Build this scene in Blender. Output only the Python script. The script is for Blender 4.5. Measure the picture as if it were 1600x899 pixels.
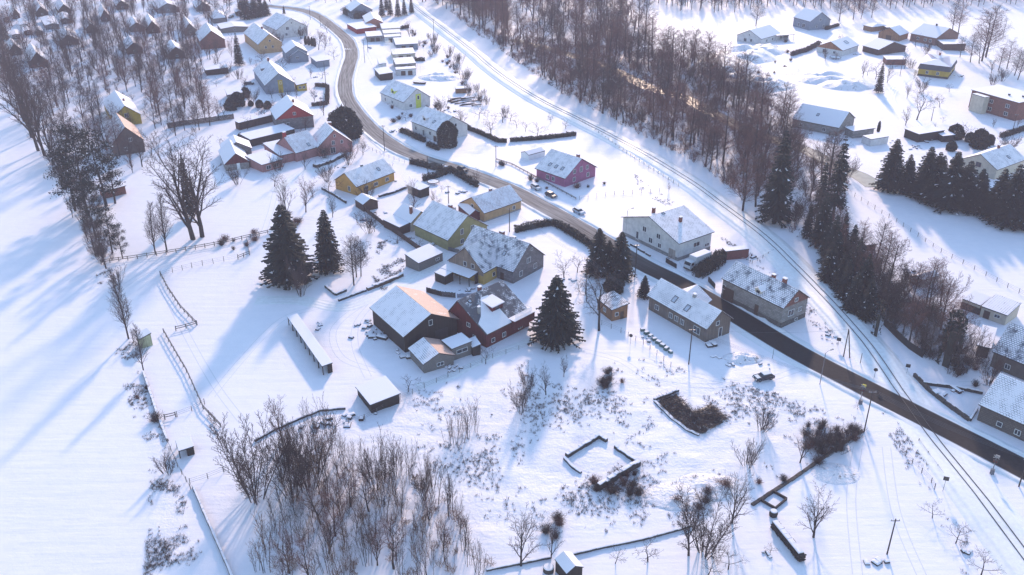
import bpy, math, random
from mathutils import Vector, Matrix, noise
rad = math.radians
S = bpy.context.scene
for o in list(bpy.data.objects): bpy.data.objects.remove(o)
# ------------------------------------------------------------------ camera, world, sun, exposure
FPX, PITCH, CAMH = 1417.0, rad(27.26), 103.0      # focal length (for a 1600 px wide frame), look-down angle, flying height
HAZE = 0.00021
SUN_AZ, SUN_EL = rad(9.0), rad(20.0)
cam = bpy.data.cameras.new('camera'); cam.sensor_width = 36; cam.lens = 36*FPX/1600; cam.clip_start = 1; cam.clip_end = 6000
co = bpy.data.objects.new('camera', cam); S.collection.objects.link(co)
co.location = (0, 0, CAMH); co.rotation_euler = (math.pi/2-PITCH, 0, 0); S.camera = co
W = bpy.data.worlds.new('World'); S.world = W; W.use_nodes = True
nt = W.node_tree; bg = nt.nodes['Background']; sky = nt.nodes.new('ShaderNodeTexSky'); sky.sky_type = 'NISHITA'
sky.sun_disc = False; sky.sun_elevation = SUN_EL; sky.sun_rotation = SUN_AZ; sky.altitude = 300; sky.air_density = 1.3; sky.dust_density = 0.3; sky.ozone_density = 2.5
nt.links.new(sky.outputs[0], bg.inputs[0]); bg.inputs[1].default_value = 0.15
sl = bpy.data.lights.new('sun', 'SUN'); sl.energy = 2.0; sl.angle = rad(3.2); sl.color = (1.0, 0.74, 0.58)
so = bpy.data.objects.new('sun', sl); S.collection.objects.link(so)
sd = Vector((math.sin(SUN_AZ)*math.cos(SUN_EL), math.cos(SUN_AZ)*math.cos(SUN_EL), math.sin(SUN_EL)))
so.rotation_euler = sd.to_track_quat('Z', 'Y').to_euler(); so.location = sd*300
S.view_settings.view_transform = 'Standard'; S.view_settings.look = 'None'; S.view_settings.exposure = 1.18; S.view_settings.gamma = 1
S.render.engine = 'CYCLES'; S.cycles.max_bounces = 5; S.cycles.volume_bounces = 1; S.cycles.transparent_max_bounces = 4
C = bpy.context.collection
# ------------------------------------------------------------------ pixel <-> ground
CPT, SPT = math.cos(PITCH), math.sin(PITCH)
def G(px, py, z=0.0):
    x = (px-800)/FPX; y = (449.5-py)/FPX
    d = Vector((x, CPT+y*SPT, -SPT+y*CPT)); t = (CAMH-z)/-d.z
    return Vector((d.x*t, d.y*t, z))
def PX(v):
    dx, dy, dz = v[0], v[1], v[2]-CAMH
    f = dy*CPT-dz*SPT; u = dy*SPT+dz*CPT
    return 800+FPX*dx/f, 449.5-FPX*u/f
def hpx(b, topy):                     # height that reaches picture row topy above ground point b
    lo, hi = 0.0, 60.0
    for _ in range(30):
        m = (lo+hi)/2
        if PX((b[0], b[1], m))[1] > topy: lo = m
        else: hi = m
    return lo
def inpoly(x, y, P):
    c = False; j = len(P)-1
    for i in range(len(P)):
        a, b = P[i], P[j]
        if (a[1] > y) != (b[1] > y) and x < (b[0]-a[0])*(y-a[1])/(b[1]-a[1])+a[0]: c = not c
        j = i
    return c
def dist_path(x, y, P):
    m = 1e9
    for a, b in zip(P, P[1:]):
        dx, dy = b[0]-a[0], b[1]-a[1]; t = max(0, min(1, ((x-a[0])*dx+(y-a[1])*dy)/(dx*dx+dy*dy+1e-9)))
        d = math.hypot(x-a[0]-t*dx, y-a[1]-t*dy)
        if d < m: m = d
    return m
def smooth(P, n=6):
    out = []
    for i in range(len(P)-1):
        p0 = P[max(i-1, 0)]; p1 = P[i]; p2 = P[i+1]; p3 = P[min(i+2, len(P)-1)]
        for k in range(n):
            t = k/n; out.append(tuple(0.5*((2*p1[j])+(-p0[j]+p2[j])*t+(2*p0[j]-5*p1[j]+4*p2[j]-p3[j])*t*t+(-p0[j]+3*p1[j]-3*p2[j]+p3[j])*t**3) for j in (0, 1)))
    out.append(tuple(P[-1][:2])); return out
gp = lambda L: [tuple(G(*p)[:2]) for p in L]
ROAD = smooth(gp([(380,6),(432,11),(470,16),(497,26),(517,40),(540,60),(548,76),(549,90),(544,106),(539,129),(541,151),(556,176),(587,208),(622,232),(660,248),(700,260),(745,275),(798,296),(843,320),(912,359),(999,411),(1056,440),(1141,488),(1245,550),(1340,600),(1428,645),(1600,733),(1720,795)]))
RAIL = smooth(gp([(628,-12),(645,10),(674,33),(736,81),(774,113),(830,151),(895,185),(975,226),(1072,283),(1180,363),(1240,418),(1282,461),(1330,515),(1368,560),(1412,619),(1446,668),(1510,753),(1600,874),(1660,955)]))
RIVER = smooth(gp([(800,62),(870,80),(930,98),(958,110),(985,122),(1015,137),(1060,150),(1085,161),(1115,178),(1160,200),(1200,215),(1260,236),(1310,262),(1345,276),(1368,292)]))
LANE = smooth(gp([(1600,90),(1540,95),(1480,90),(1425,118),(1398,140),(1393,160),(1425,185),(1440,200)]))
DRIVE = smooth(gp([(700,395),(660,425),(600,455),(540,480),(470,470),(400,470)]))
MEADOW = gp([(560,560),(700,600),(860,545),(1010,560),(1200,560),(1340,640),(1340,700),(1210,760),(1050,840),(880,860),(760,899),(380,899),(300,770),(480,690)])
EDGE = gp([(75,235),(165,240),(200,420),(215,520),(262,700),(330,899),(215,899),(240,740),(180,520),(140,420),(100,300)])
MEADOWC, EDGEC = MEADOW+MEADOW[:1], EDGE+EDGE[:1]
def rough_at(x, y):
    r = 0.08
    if inpoly(x, y, MEADOW): r = max(r, min(1.0, dist_path(x, y, MEADOWC)/9))
    elif inpoly(x, y, EDGE): r = max(r, min(0.9, dist_path(x, y, EDGEC)/3))
    elif x > 30 and y > 300: r = 0.45
    elif y > 420: r = 0.5
    return r
def gz(x, y):
    if not (-420 < x < 420 and 60 < y < 720): return 0.0
    r = rough_at(x, y)
    z = 0.22*noise.noise(Vector((x*0.045, y*0.045, 3.1)))
    if r > 0.1:
        z += (r-0.08)*(0.30*noise.noise(Vector((x*0.16, y*0.16, 7.0)))+0.17*noise.noise(Vector((x*0.5, y*0.42, 1.0))))
    return z
# ------------------------------------------------------------------ materials
MATS = {}
def newmat(name):
    m = bpy.data.materials.new(name); m.use_nodes = True; MATS[name] = m
    return m, m.node_tree, m.node_tree.nodes['Principled BSDF']
def lk(t, a, b): t.links.new(a, b)
def nz(t, scale, detail=4, coord='Object', rough=0.6):
    tc = t.nodes.new('ShaderNodeTexCoord'); n = t.nodes.new('ShaderNodeTexNoise')
    n.inputs['Scale'].default_value = scale; n.inputs['Detail'].default_value = detail; n.inputs['Roughness'].default_value = rough
    lk(t, tc.outputs[coord], n.inputs['Vector']); return n.outputs['Fac']
def ramp(t, src, stops):
    r = t.nodes.new('ShaderNodeValToRGB'); e = r.color_ramp.elements
    e[0].position = stops[0][0]; e[0].color = (*stops[0][1], 1); e[1].position = stops[-1][0]; e[1].color = (*stops[-1][1], 1)
    for p, c in stops[1:-1]:
        q = e.new(p); q.color = (*c, 1)
    lk(t, src, r.inputs[0]); return r.outputs[0]
def bump(t, b, src, strength, dist):
    n = t.nodes.new('ShaderNodeBump'); n.inputs['Strength'].default_value = strength; n.inputs['Distance'].default_value = dist
    lk(t, src, n.inputs['Height']); lk(t, n.outputs[0], b.inputs['Normal']); return n
def mth(t, op, a, b=None, clamp=False):
    n = t.nodes.new('ShaderNodeMath'); n.operation = op; n.use_clamp = clamp
    for i, v in enumerate((a, b)):
        if v is None: continue
        if isinstance(v, (int, float)): n.inputs[i].default_value = v
        else: lk(t, v, n.inputs[i])
    return n.outputs[0]
def mixc(t, f, a, b):
    n = t.nodes.new('ShaderNodeMix'); n.data_type = 'RGBA'
    for s, v in ((n.inputs[0], f), (n.inputs[6], a), (n.inputs[7], b)):
        if isinstance(v, tuple): s.default_value = (*v, 1)
        elif isinstance(v, (int, float)): s.default_value = v
        else: lk(t, v, s)
    return n.outputs[2]
def plain(name, col, rough=0.8, var=0.18, scale=1.5, metal=0.0):
    if name in MATS: return MATS[name]
    m, t, b = newmat(name)
    f = nz(t, scale, 6); c = ramp(t, f, [(0.3, tuple(v*(1-var) for v in col)), (0.7, tuple(min(1, v*(1+var)) for v in col))])
    lk(t, c, b.inputs['Base Color']); b.inputs['Roughness'].default_value = rough; b.inputs['Metallic'].default_value = metal
    return m
SNOWC = (0.88, 0.83, 0.88)
def snow_mat(name='snow', tint=SNOWC, bs=0.5):
    m, t, b = newmat(name)
    f = nz(t, 0.9, 8); g = nz(t, 9, 4)
    lk(t, ramp(t, f, [(0.3, tuple(v*0.95 for v in tint)), (0.7, tint)]), b.inputs['Base Color'])
    b.inputs['Roughness'].default_value = 0.75; bump(t, b, mth(t, 'ADD', f, mth(t, 'MULTIPLY', g, 0.3)), bs, 0.12); return m
snow = snow_mat()
def ground_mat():
    m, t, b = newmat('snowy_ground')
    at = t.nodes.new('ShaderNodeAttribute'); at.attribute_name = 'rough'
    big = nz(t, 0.03, 5); mid = nz(t, 0.35, 7, rough=0.65); fine = nz(t, 1.7, 6, rough=0.7)
    tc = t.nodes.new('ShaderNodeTexCoord'); mp = t.nodes.new('ShaderNodeMapping'); mp.inputs['Scale'].default_value = (0.10, 0.9, 1); mp.inputs['Rotation'].default_value = (0, 0, rad(-22))
    lk(t, tc.outputs['Object'], mp.inputs[0]); dn = t.nodes.new('ShaderNodeTexNoise'); dn.inputs['Scale'].default_value = 0.8; dn.inputs['Detail'].default_value = 5; lk(t, mp.outputs[0], dn.inputs['Vector'])
    snowc = ramp(t, mid, [(0.3, (0.83, 0.79, 0.845)), (0.65, SNOWC)])
    dirt = ramp(t, fine, [(0.35, (0.16, 0.11, 0.09)), (0.7, (0.36, 0.28, 0.22))])
    thr = mth(t, 'SUBTRACT', mth(t, 'ADD', mth(t, 'MULTIPLY', fine, 0.75), mth(t, 'MULTIPLY', mid, 0.5)), mth(t, 'SUBTRACT', 0.995, mth(t, 'MULTIPLY', at.outputs['Fac'], 0.225)))
    fac = mth(t, 'MULTIPLY', thr, 9.0, True)
    fac = mth(t, 'MULTIPLY', fac, 0.55)
    lk(t, mixc(t, fac, snowc, dirt), b.inputs['Base Color']); b.inputs['Roughness'].default_value = 0.7
    h = mth(t, 'ADD', mth(t, 'MULTIPLY', mid, mth(t, 'ADD', 0.25, at.outputs['Fac'])), mth(t, 'ADD', mth(t, 'MULTIPLY', dn.outputs['Fac'], 0.38), mth(t, 'MULTIPLY', fine, mth(t, 'ADD', 0.08, mth(t, 'MULTIPLY', at.outputs['Fac'], 0.5)))))
    bump(t, b, h, 0.7, 0.34); return m
def road_mat():
    m, t, b = newmat('slushy_asphalt')
    uv = t.nodes.new('ShaderNodeUVMap'); sx = t.nodes.new('ShaderNodeSeparateXYZ'); lk(t, uv.outputs[0], sx.inputs[0])
    at = t.nodes.new('ShaderNodeAttribute'); at.attribute_name = 'slush'
    mp = t.nodes.new('ShaderNodeMapping'); mp.inputs['Scale'].default_value = (1.1, 0.035, 1); lk(t, uv.outputs[0], mp.inputs[0])
    n = t.nodes.new('ShaderNodeTexNoise'); n.inputs['Scale'].default_value = 1.6; n.inputs['Detail'].default_value = 7; n.inputs['Roughness'].default_value = 0.65; lk(t, mp.outputs[0], n.inputs['Vector'])
    f2 = nz(t, 1.4, 6)
    asph = ramp(t, f2, [(0.3, (0.016, 0.014, 0.016)), (0.7, (0.030, 0.026, 0.028))])
    sl_ = ramp(t, n.outputs['Fac'], [(0.34, (0.09, 0.078, 0.075)), (0.60, (0.34, 0.31, 0.30))])
    tr = mth(t, 'ABSOLUTE', sx.outputs[0])                     # lighter untravelled edges, bare wheel tracks
    edge = mth(t, 'MULTIPLY', mth(t, 'SUBTRACT', mth(t, 'ADD', tr, mth(t, 'MULTIPLY', n.outputs['Fac'], 0.7)), 3.25), 2.5, True)
    c = mixc(t, mth(t, 'MULTIPLY', at.outputs['Fac'], 0.95), asph, sl_)
    lk(t, mixc(t, mth(t, 'MULTIPLY', edge, 0.8), c, (0.72, 0.72, 0.76)), b.inputs['Base Color'])
    b.inputs['Roughness'].default_value = 0.85; b.inputs['Specular IOR Level'].default_value = 0.15; bump(t, b, mth(t, 'ADD', n.outputs['Fac'], f2), 0.25, 0.04); return m
def roof_mat(name, tile, cover, kind='tile'):
    if name in MATS: return MATS[name]
    m, t, b = newmat(name)
    uv = t.nodes.new('ShaderNodeUVMap'); f = nz(t, 0.55, 6); g = nz(t, 3.5, 5)
    if kind == 'tile':
        br = t.nodes.new('ShaderNodeTexBrick'); lk(t, uv.outputs[0], br.inputs['Vector']); br.inputs['Scale'].default_value = 1.0
        br.inputs['Brick Width'].default_value = 0.55; br.inputs['Row Height'].default_value = 0.42; br.inputs['Mortar Size'].default_value = 0.05; br.inputs['Mortar Smooth'].default_value = 0.5
        line = br.outputs['Fac']
    elif kind == 'seam':
        wv = t.nodes.new('ShaderNodeTexWave'); wv.inputs['Scale'].default_value = 0.62; wv.inputs['Distortion'].default_value = 0.6; wv.inputs['Detail'].default_value = 2; lk(t, uv.outputs[0], wv.inputs['Vector'])
        line = mth(t, 'GREATER_THAN', wv.outputs['Fac'], 0.85)
    else:
        line = mth(t, 'MULTIPLY', g, 0.0)
    tc = ramp(t, g, [(0.3, tuple(v*0.8 for v in tile)), (0.7, tuple(v*1.2 for v in tile))])
    k = mth(t, 'ADD', mth(t, 'MULTIPLY', f, 1.5), mth(t, 'MULTIPLY', g, 0.5))
    fac = mth(t, 'MULTIPLY', mth(t, 'SUBTRACT', mth(t, 'ADD', k, -1.0+(cover-0.5)*1.4), mth(t, 'MULTIPLY', line, 0.42)), 4.0)
    fac = mth(t, 'ADD', fac, 0.5, True)
    fac = mth(t, 'MULTIPLY', fac, mth(t, 'SUBTRACT', 1.0, mth(t, 'MULTIPLY', line, 0.16)))
    lk(t, mixc(t, fac, tc, SNOWC), b.inputs['Base Color']); b.inputs['Roughness'].default_value = 0.7
    bump(t, b, mth(t, 'ADD', mth(t, 'MULTIPLY', f, 0.6), mth(t, 'SUBTRACT', mth(t, 'MULTIPLY', g, 0.3), mth(t, 'MULTIPLY', line, 0.3))), 0.5, 0.08); return m
def wall_mat(name, col, kind='plaster'):
    if name in MATS: return MATS[name]
    m, t, b = newmat(name)
    f = nz(t, 0.8, 7); g = nz(t, 6, 4)
    c = ramp(t, f, [(0.25, tuple(v*0.72 for v in col)), (0.6, col), (0.8, tuple(min(1, v*1.08) for v in col))])
    if kind in ('planks', 'brick', 'stone', 'block'):
        tc = t.nodes.new('ShaderNodeTexCoord'); sx = t.nodes.new('ShaderNodeSeparateXYZ'); lk(t, tc.outputs['Object'], sx.inputs[0])
        cb = t.nodes.new('ShaderNodeCombineXYZ'); lk(t, mth(t, 'ADD', sx.outputs[0], sx.outputs[1]), cb.inputs[0]); lk(t, sx.outputs[2], cb.inputs[1])
        br = t.nodes.new('ShaderNodeTexBrick'); lk(t, cb.outputs[0], br.inputs['Vector']); br.inputs['Scale'].default_value = 1
        bw, rh, ms = {'planks': (0.22, 6.0, 0.018), 'brick': (0.5, 0.16, 0.02), 'stone': (0.6, 0.4, 0.04), 'block': (0.8, 0.4, 0.02)}[kind]
        br.inputs['Brick Width'].default_value = bw; br.inputs['Row Height'].default_value = rh; br.inputs['Mortar Size'].default_value = ms
        if kind == 'planks': br.offset = 0.0
        br.inputs['Color1'].default_value = (0.75, 0.75, 0.75, 1); br.inputs['Color2'].default_value = (1.15, 1.15, 1.15, 1); br.inputs['Mortar'].default_value = (0.45, 0.45, 0.45, 1)
        mu = t.nodes.new('ShaderNodeMix'); mu.data_type = 'RGBA'; mu.blend_type = 'MULTIPLY'; mu.inputs[0].default_value = 1
        lk(t, c, mu.inputs[6]); lk(t, br.outputs['Color'], mu.inputs[7]); c = mu.outputs[2]
        bump(t, b, br.outputs['Fac'], 0.5, -0.02)
    else: bump(t, b, g, 0.25, 0.02)
    lk(t, c, b.inputs['Base Color']); b.inputs['Roughness'].default_value = 0.85; return m
bark = plain('bark', (0.036, 0.026, 0.026), 0.9, 0.35, 3); twig = plain('twig', (0.062, 0.038, 0.036), 0.9, 0.3, 0.6); twig_pale = plain('twig_pale', (0.19, 0.11, 0.075), 0.9, 0.3, 0.7); twig_red = plain('twig_red', (0.15, 0.068, 0.06), 0.9, 0.3, 0.5)
needle = plain('needle', (0.009, 0.014, 0.013), 0.9, 0.45, 0.9); hedgem = plain('hedge_leaf', (0.020, 0.021, 0.018), 0.85, 0.45, 2.0)
glass = plain('window_glass', (0.03, 0.035, 0.05), 0.08, 0.3, 0.7); white = plain('white_paint', (0.75, 0.75, 0.76), 0.6, 0.06)
darkw = wall_mat('dark_timber', (0.034, 0.024, 0.023), 'planks'); brownw = wall_mat('brown_timber', (0.085, 0.045, 0.035), 'planks'); greyw = plain('grey_wood', (0.16, 0.145, 0.14), 0.9, 0.3, 4)
fascia = plain('fascia', (0.04, 0.034, 0.036)); metalm = plain('steel', (0.18, 0.18, 0.2), 0.4, 0.15, 2, 0.6); tyre = plain('rubber', (0.02, 0.02, 0.02), 0.9)
stone = wall_mat('stone_wall', (0.07, 0.058, 0.056), 'stone'); brickc = wall_mat('chimney_brick', (0.26, 0.09, 0.07), 'brick'); concrete = plain('concrete', (0.28, 0.27, 0.27), 0.9, 0.2, 2)
dryg = plain('dry_grass', (0.13, 0.085, 0.06), 0.95, 0.35, 1.2)
# ------------------------------------------------------------------ mesh building
class MB:
    def __init__(s): s.v = []; s.f = []; s.m = []; s.uv = {}
    def face(s, pts, m=0, uv=None):
        i = len(s.v); s.v += [tuple(p) for p in pts]; s.f.append(tuple(range(i, i+len(pts)))); s.m.append(m)
        if uv: s.uv[len(s.f)-1] = uv
    def hexa(s, P, m=0):             # P: 8 points, bottom 0-3 ccw, top 4-7
        i = len(s.v); s.v += [tuple(p) for p in P]
        for q in ((0,3,2,1),(4,5,6,7),(0,1,5,4),(1,2,6,5),(2,3,7,6),(3,0,4,7)): s.f.append(tuple(i+k for k in q)); s.m.append(m)
    def box(s, x0, x1, y0, y1, z0, z1, m=0):
        s.hexa([(x0,y0,z0),(x1,y0,z0),(x1,y1,z0),(x0,y1,z0),(x0,y0,z1),(x1,y0,z1),(x1,y1,z1),(x0,y1,z1)], m)
    def bar(s, a, b, r, h=None, m=0):   # rectangular bar from a to b, half width r, half height h
        a, b = Vector(a), Vector(b); d = (b-a).normalized(); up = Vector((0,0,1)) if abs(d.z) < 0.9 else Vector((1,0,0))
        x = d.cross(up).normalized()*r; y = x.cross(d).normalized()*(h or r)
        s.hexa([a-x-y, a+x-y, b+x-y, b-x-y, a-x+y, a+x+y, b+x+y, b-x+y], m)
    def tube(s, pts, rs, n=6, m=0, cap=False):
        i0 = len(s.v); prev = None
        for k, p in enumerate(pts):
            p = Vector(p); d = (Vector(pts[min(k+1, len(pts)-1)])-Vector(pts[max(k-1, 0)]))
            if d.length < 1e-6: d = Vector((0,0,1))
            d.normalize(); up = Vector((0,0,1)) if abs(d.z) < 0.95 else Vector((1,0,0))
            x = d.cross(up).normalized(); y = x.cross(d)
            for j in range(n):
                a = 2*math.pi*j/n; q = p+(x*math.cos(a)+y*math.sin(a))*rs[k]; s.v.append((q.x, q.y, q.z))
        for k in range(len(pts)-1):
            for j in range(n):
                a = i0+k*n+j; b = i0+k*n+(j+1) % n; s.f.append((a, b, b+n, a+n)); s.m.append(m)
        if cap:
            s.f.append(tuple(i0+j for j in range(n))); s.m.append(m); e = i0+(len(pts)-1)*n; s.f.append(tuple(e+j for j in range(n))); s.m.append(m)
    def mesh(s, name, mats):
        me = bpy.data.meshes.new(name); me.from_pydata(s.v, [], s.f)
        for m in mats: me.materials.append(m)
        if len(mats) > 1: me.polygons.foreach_set('material_index', s.m)
        if s.uv:
            ul = me.uv_layers.new(name='UVMap').data
            for fi, uv in s.uv.items():
                for li, c in zip(me.polygons[fi].loop_indices, uv): ul[li].uv = c
        me.update(); return me
    def build(s, name, mats, parent=None):
        if not isinstance(mats, (list, tuple)): mats = [mats]
        o = bpy.data.objects.new(name, s.mesh(name, mats)); C.objects.link(o)
        if parent: o.parent = parent
        return o
def tag(o, label, cat=None, group=None, kind=None):
    if label: o['label'] = label
    if cat: o['category'] = cat
    if group: o['group'] = group
    if kind: o['kind'] = kind
    return o
def thing(name, label, cat, loc, rz=0, group=None, scale=1.0):
    o = bpy.data.objects.new(name, None); C.objects.link(o); o.location = loc; o.rotation_euler = (0, 0, rz); o.scale = (scale,)*3 if not isinstance(scale, tuple) else scale
    o.empty_display_size = 0.5; return tag(o, label, cat, group)
def struct(mb, name, mats): return tag(mb.build(name, mats), None, kind='structure')
# ------------------------------------------------------------------ ground sheet
def axis(segs):
    out = []
    for a, b, st in segs:
        n = max(1, round((b-a)/st)); out += [a+(b-a)*k/n for k in range(n)]
    return out+[segs[-1][1]]
xs = axis([(-1500,-420,90),(-420,-190,3.4),(-190,-110,1.8),(-110,150,1.05),(150,260,1.9),(260,420,3.4),(420,1500,90)])
ys = axis([(-1500,60,90),(60,100,4),(100,260,0.95),(260,420,1.9),(420,720,3.6),(720,1500,78)])
vs = []; rr = []
for y in ys:
    for x in xs:
        inn = -420 < x < 420 and 60 < y < 720
        vs.append((x, y, gz(x, y) if inn else 0.0)); rr.append(rough_at(x, y) if inn else 0.3)
nx = len(xs); fs = [(j*nx+i, j*nx+i+1, (j+1)*nx+i+1, (j+1)*nx+i) for j in range(len(ys)-1) for i in range(nx-1)]
me = bpy.data.meshes.new('snowy_ground'); me.from_pydata(vs, [], fs); me.materials.append(ground_mat())
at = me.attributes.new('rough', 'FLOAT', 'POINT'); at.data.foreach_set('value', rr); me.polygons.foreach_set('use_smooth', [True]*len(fs)); me.update()
go = bpy.data.objects.new('snowy_ground', me); C.objects.link(go); tag(go, None, kind='structure')
def strip(name, path, hw, lift, mat, nl=6, attr=None, v=1.0, prof=None):
    P = path; mb = MB(); rows = []; L = 0; att = []
    for i, p in enumerate(P):
        q = P[min(i+1, len(P)-1)]; o_ = P[max(i-1, 0)]; d = Vector((q[0]-o_[0], q[1]-o_[1])).normalized(); n = Vector((-d.y, d.x))
        if i: L += math.hypot(p[0]-P[i-1][0], p[1]-P[i-1][1])
        rows.append([((p[0]+n.x*hw*t), (p[1]+n.y*hw*t), hw*t, L) for t in [k*2/nl-1 for k in range(nl+1)]])
    vs = []; uvs = []
    for r in rows:
        for (x, y, u, l) in r:
            vs.append((x, y, gz(x, y)+lift+(prof(x, y, u) if prof else 0)-(0.06 if abs(u) > hw*0.99 else 0))); uvs.append((u, l)); att.append(attr(x, y) if attr else 0)
    n1 = nl+1; fs = [(j*n1+i, (j+1)*n1+i, (j+1)*n1+i+1, j*n1+i+1) for j in range(len(rows)-1) for i in range(nl)]
    fs = [f[::-1] for f in fs]
    me = bpy.data.meshes.new(name); me.from_pydata(vs, [], fs); me.materials.append(mat)
    ul = me.uv_layers.new(name='UVMap').data
    for l in me.loops: ul[l.index].uv = uvs[l.vertex_index]
    if attr: a = me.attributes.new('slush', 'FLOAT', 'POINT'); a.data.foreach_set('value', att)
    me.polygons.foreach_set('use_smooth', [True]*len(fs)); me.update()
    o = bpy.data.objects.new(name, me); C.objects.link(o); return tag(o, None, kind='structure')
def resample(P, step):
    out = [P[0]]; acc = 0
    for a, b in zip(P, P[1:]):
        L = math.hypot(b[0]-a[0], b[1]-a[1]); n = max(1, round(L/step))
        for k in range(1, n+1): out.append((a[0]+(b[0]-a[0])*k/n, a[1]+(b[1]-a[1])*k/n))
    return out
def slush(x, y): return max(0.0, min(1.0, (y-205)/38))
ROADR = resample(ROAD, 2.0); RAILR = resample(RAIL, 2.0)
packed = snow_mat('packed_snow', (0.76, 0.76, 0.80), 0.9)
strip('road_verge', ROADR, 5.1, 0.06, packed, 8)
strip('road', ROADR, 3.45, 0.10, road_mat(), 8, slush)
def ridge(name, side, path, off_, hgt):
    R = []
    for i, p in enumerate(path):
        q = path[min(i+1, len(path)-1)]; o_ = path[max(i-1, 0)]; v = Vector((q[0]-o_[0], q[1]-o_[1])).normalized(); d = side*(off_+.35*noise.noise(Vector((p[0]*.2, p[1]*.2, side)))); R.append((p[0]-v.y*d, p[1]+v.x*d))
    strip(name, R, .75, .06, packed, 4, prof=lambda x, y, u: (hgt*max(0, 1-abs(u)/.72)*(.55+.9*noise.noise(Vector((x*.5, y*.5, 5)))+.25) if dist_path(x, y, RAIL) > 4 else 0))
for s_ in (-1, 1): ridge('ploughed_snow_bank', s_, ROADR, 4.0, .42)
def rutmat():
    m, t, b = newmat('rutted_snow'); uv = t.nodes.new('ShaderNodeUVMap'); sx = t.nodes.new('ShaderNodeSeparateXYZ'); lk(t, uv.outputs[0], sx.inputs[0])
    w = mth(t, 'SINE', mth(t, 'ADD', mth(t, 'MULTIPLY', sx.outputs[0], 5.2), mth(t, 'MULTIPLY', nz(t, 0.2, 3), 5)))
    f = nz(t, 1.2, 7)
    lk(t, ramp(t, f, [(0.3, (0.74, 0.73, 0.75)), (0.65, (0.84, 0.84, 0.87))]), b.inputs['Base Color']); b.inputs['Roughness'].default_value = 0.6
    bump(t, b, mth(t, 'ADD', mth(t, 'MULTIPLY', w, 0.5), f), 0.6, 0.08); return m
rut = rutmat()
def bank(x, y): return 0.8*max(0.0, min(1.0, (dist_path(x, y, ROAD)-5.5)/9))
strip('railway_bed', RAILR, 5.0, 0.035, rut, 14, prof=lambda x, y, u: bank(x, y)*max(0, min(1, (4.8-abs(u))/2.0)))
strip('lane', resample(LANE, 2.5), 2.6, 0.05, rut, 4)
strip('farm_drive', resample(DRIVE, 2.5), 2.4, 0.05, rut, 4)
strip('yard_track', resample(smooth(gp([(560,190),(535,215),(500,262),(470,270),(430,300)])), 2.5), 1.8, 0.05, rut, 4)
strip('pavement', resample(smooth(gp([(531,104),(524,126),(527,152),(546,184),(575,214),(604,238)])), 2.5), 0.9, 0.14, rut, 2)
strip('footpath', resample(smooth(gp([(860,520),(760,560),(700,590),(650,605)])), 2.5), 1.3, 0.05, rut, 4)
trk = snow_mat('pressed_track', (0.70, 0.69, 0.73), 0.9)
def track(P, gauge=1.5):
    Q = resample(smooth(gp(P)), 1.5)
    for d in (-gauge/2, gauge/2):
        R = []
        for i, p in enumerate(Q):
            q = Q[min(i+1, len(Q)-1)]; o_ = Q[max(i-1, 0)]; v = Vector((q[0]-o_[0], q[1]-o_[1])).normalized(); R.append((p[0]-v.y*d, p[1]+v.x*d))
        strip('tyre_track', R, .16, .03, trk, 2)
for P_ in [[(700,398),(655,430),(600,458),(545,490),(520,520),(535,560),(590,580)], [(600,456),(560,500),(555,540),(575,590)], [(545,470),(500,480),(440,500),(380,560),(330,620)], [(1000,560),(1100,590),(1180,598),(1260,575),(1290,590)], [(860,540),(960,560),(1040,600),(1180,600)], [(1340,700),(1330,780),(1340,899)], [(1385,700),(1400,800),(1440,899)], [(255,450),(290,520),(335,600),(380,660)], [(430,300),(420,340),(400,375),(330,395),(240,420),(190,450)], [(900,330),(940,345),(985,375)], [(1060,400),(1075,425),(1090,450)], [(556,330),(520,345),(470,340)], [(1400,140),(1300,150),(1200,140),(1150,160)], [(475,150),(500,175),(470,200)], [(560,60),(575,85),(585,104),(600,130)], [(655,50),(660,80),(655,115),(690,140)], [(700,235),(760,240),(830,255)], [(930,300),(990,310),(1040,330)], [(1500,600),(1560,600),(1600,612)], [(1330,500),(1360,520),(1400,560)], [(720,350),(770,350),(800,345)]]: track(P_)
wm, t, b = newmat('river_water'); f = nz(t, 0.5, 5)
lk(t, ramp(t, f, [(0.35, (0.10, 0.065, 0.045)), (0.65, (0.20, 0.14, 0.10))]), b.inputs['Base Color']); b.inputs['Roughness'].default_value = 0.32; bump(t, b, f, 0.15, 0.1)
strip('river', resample(RIVER, 2.5), 3.4, 0.12, wm, 4)
# rails (one thing), zebra crossing
for sgn in (1,):
    rt = thing('railway_track', 'single railway track with two bare rails running through the snow across the road', 'railway track', (0, 0, 0))
    def off(P, d):
        out = []
        for i, p in enumerate(P):
            q = P[min(i+1, len(P)-1)]; o_ = P[max(i-1, 0)]; v = Vector((q[0]-o_[0], q[1]-o_[1])).normalized(); out.append((p[0]-v.y*d, p[1]+v.x*d))
        return out
    railm = plain('rail_steel', (0.06, 0.05, 0.055), 0.5, 0.2, 1, 0.3)
    for d in (-0.75, 0.75):
        mb = MB(); Q = off(RAILR, d)
        for a, b_ in zip(Q, Q[1:]):
            mb.bar((a[0], a[1], gz(*a)+0.12+bank(*a)), (b_[0], b_[1], gz(*b_)+0.12+bank(*b_)), 0.048, 0.06)
        mb.build('rail', railm, rt)
zc = G(548, 77)
mb = MB()
for k in range(7):
    x = zc.x-3+k*1.0; mb.box(x, x+0.5, zc.y-1.5, zc.y+1.5, gz(zc.x, zc.y)+0.1, gz(zc.x, zc.y)+0.118)
struct(mb, 'zebra_crossing', white)
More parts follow.
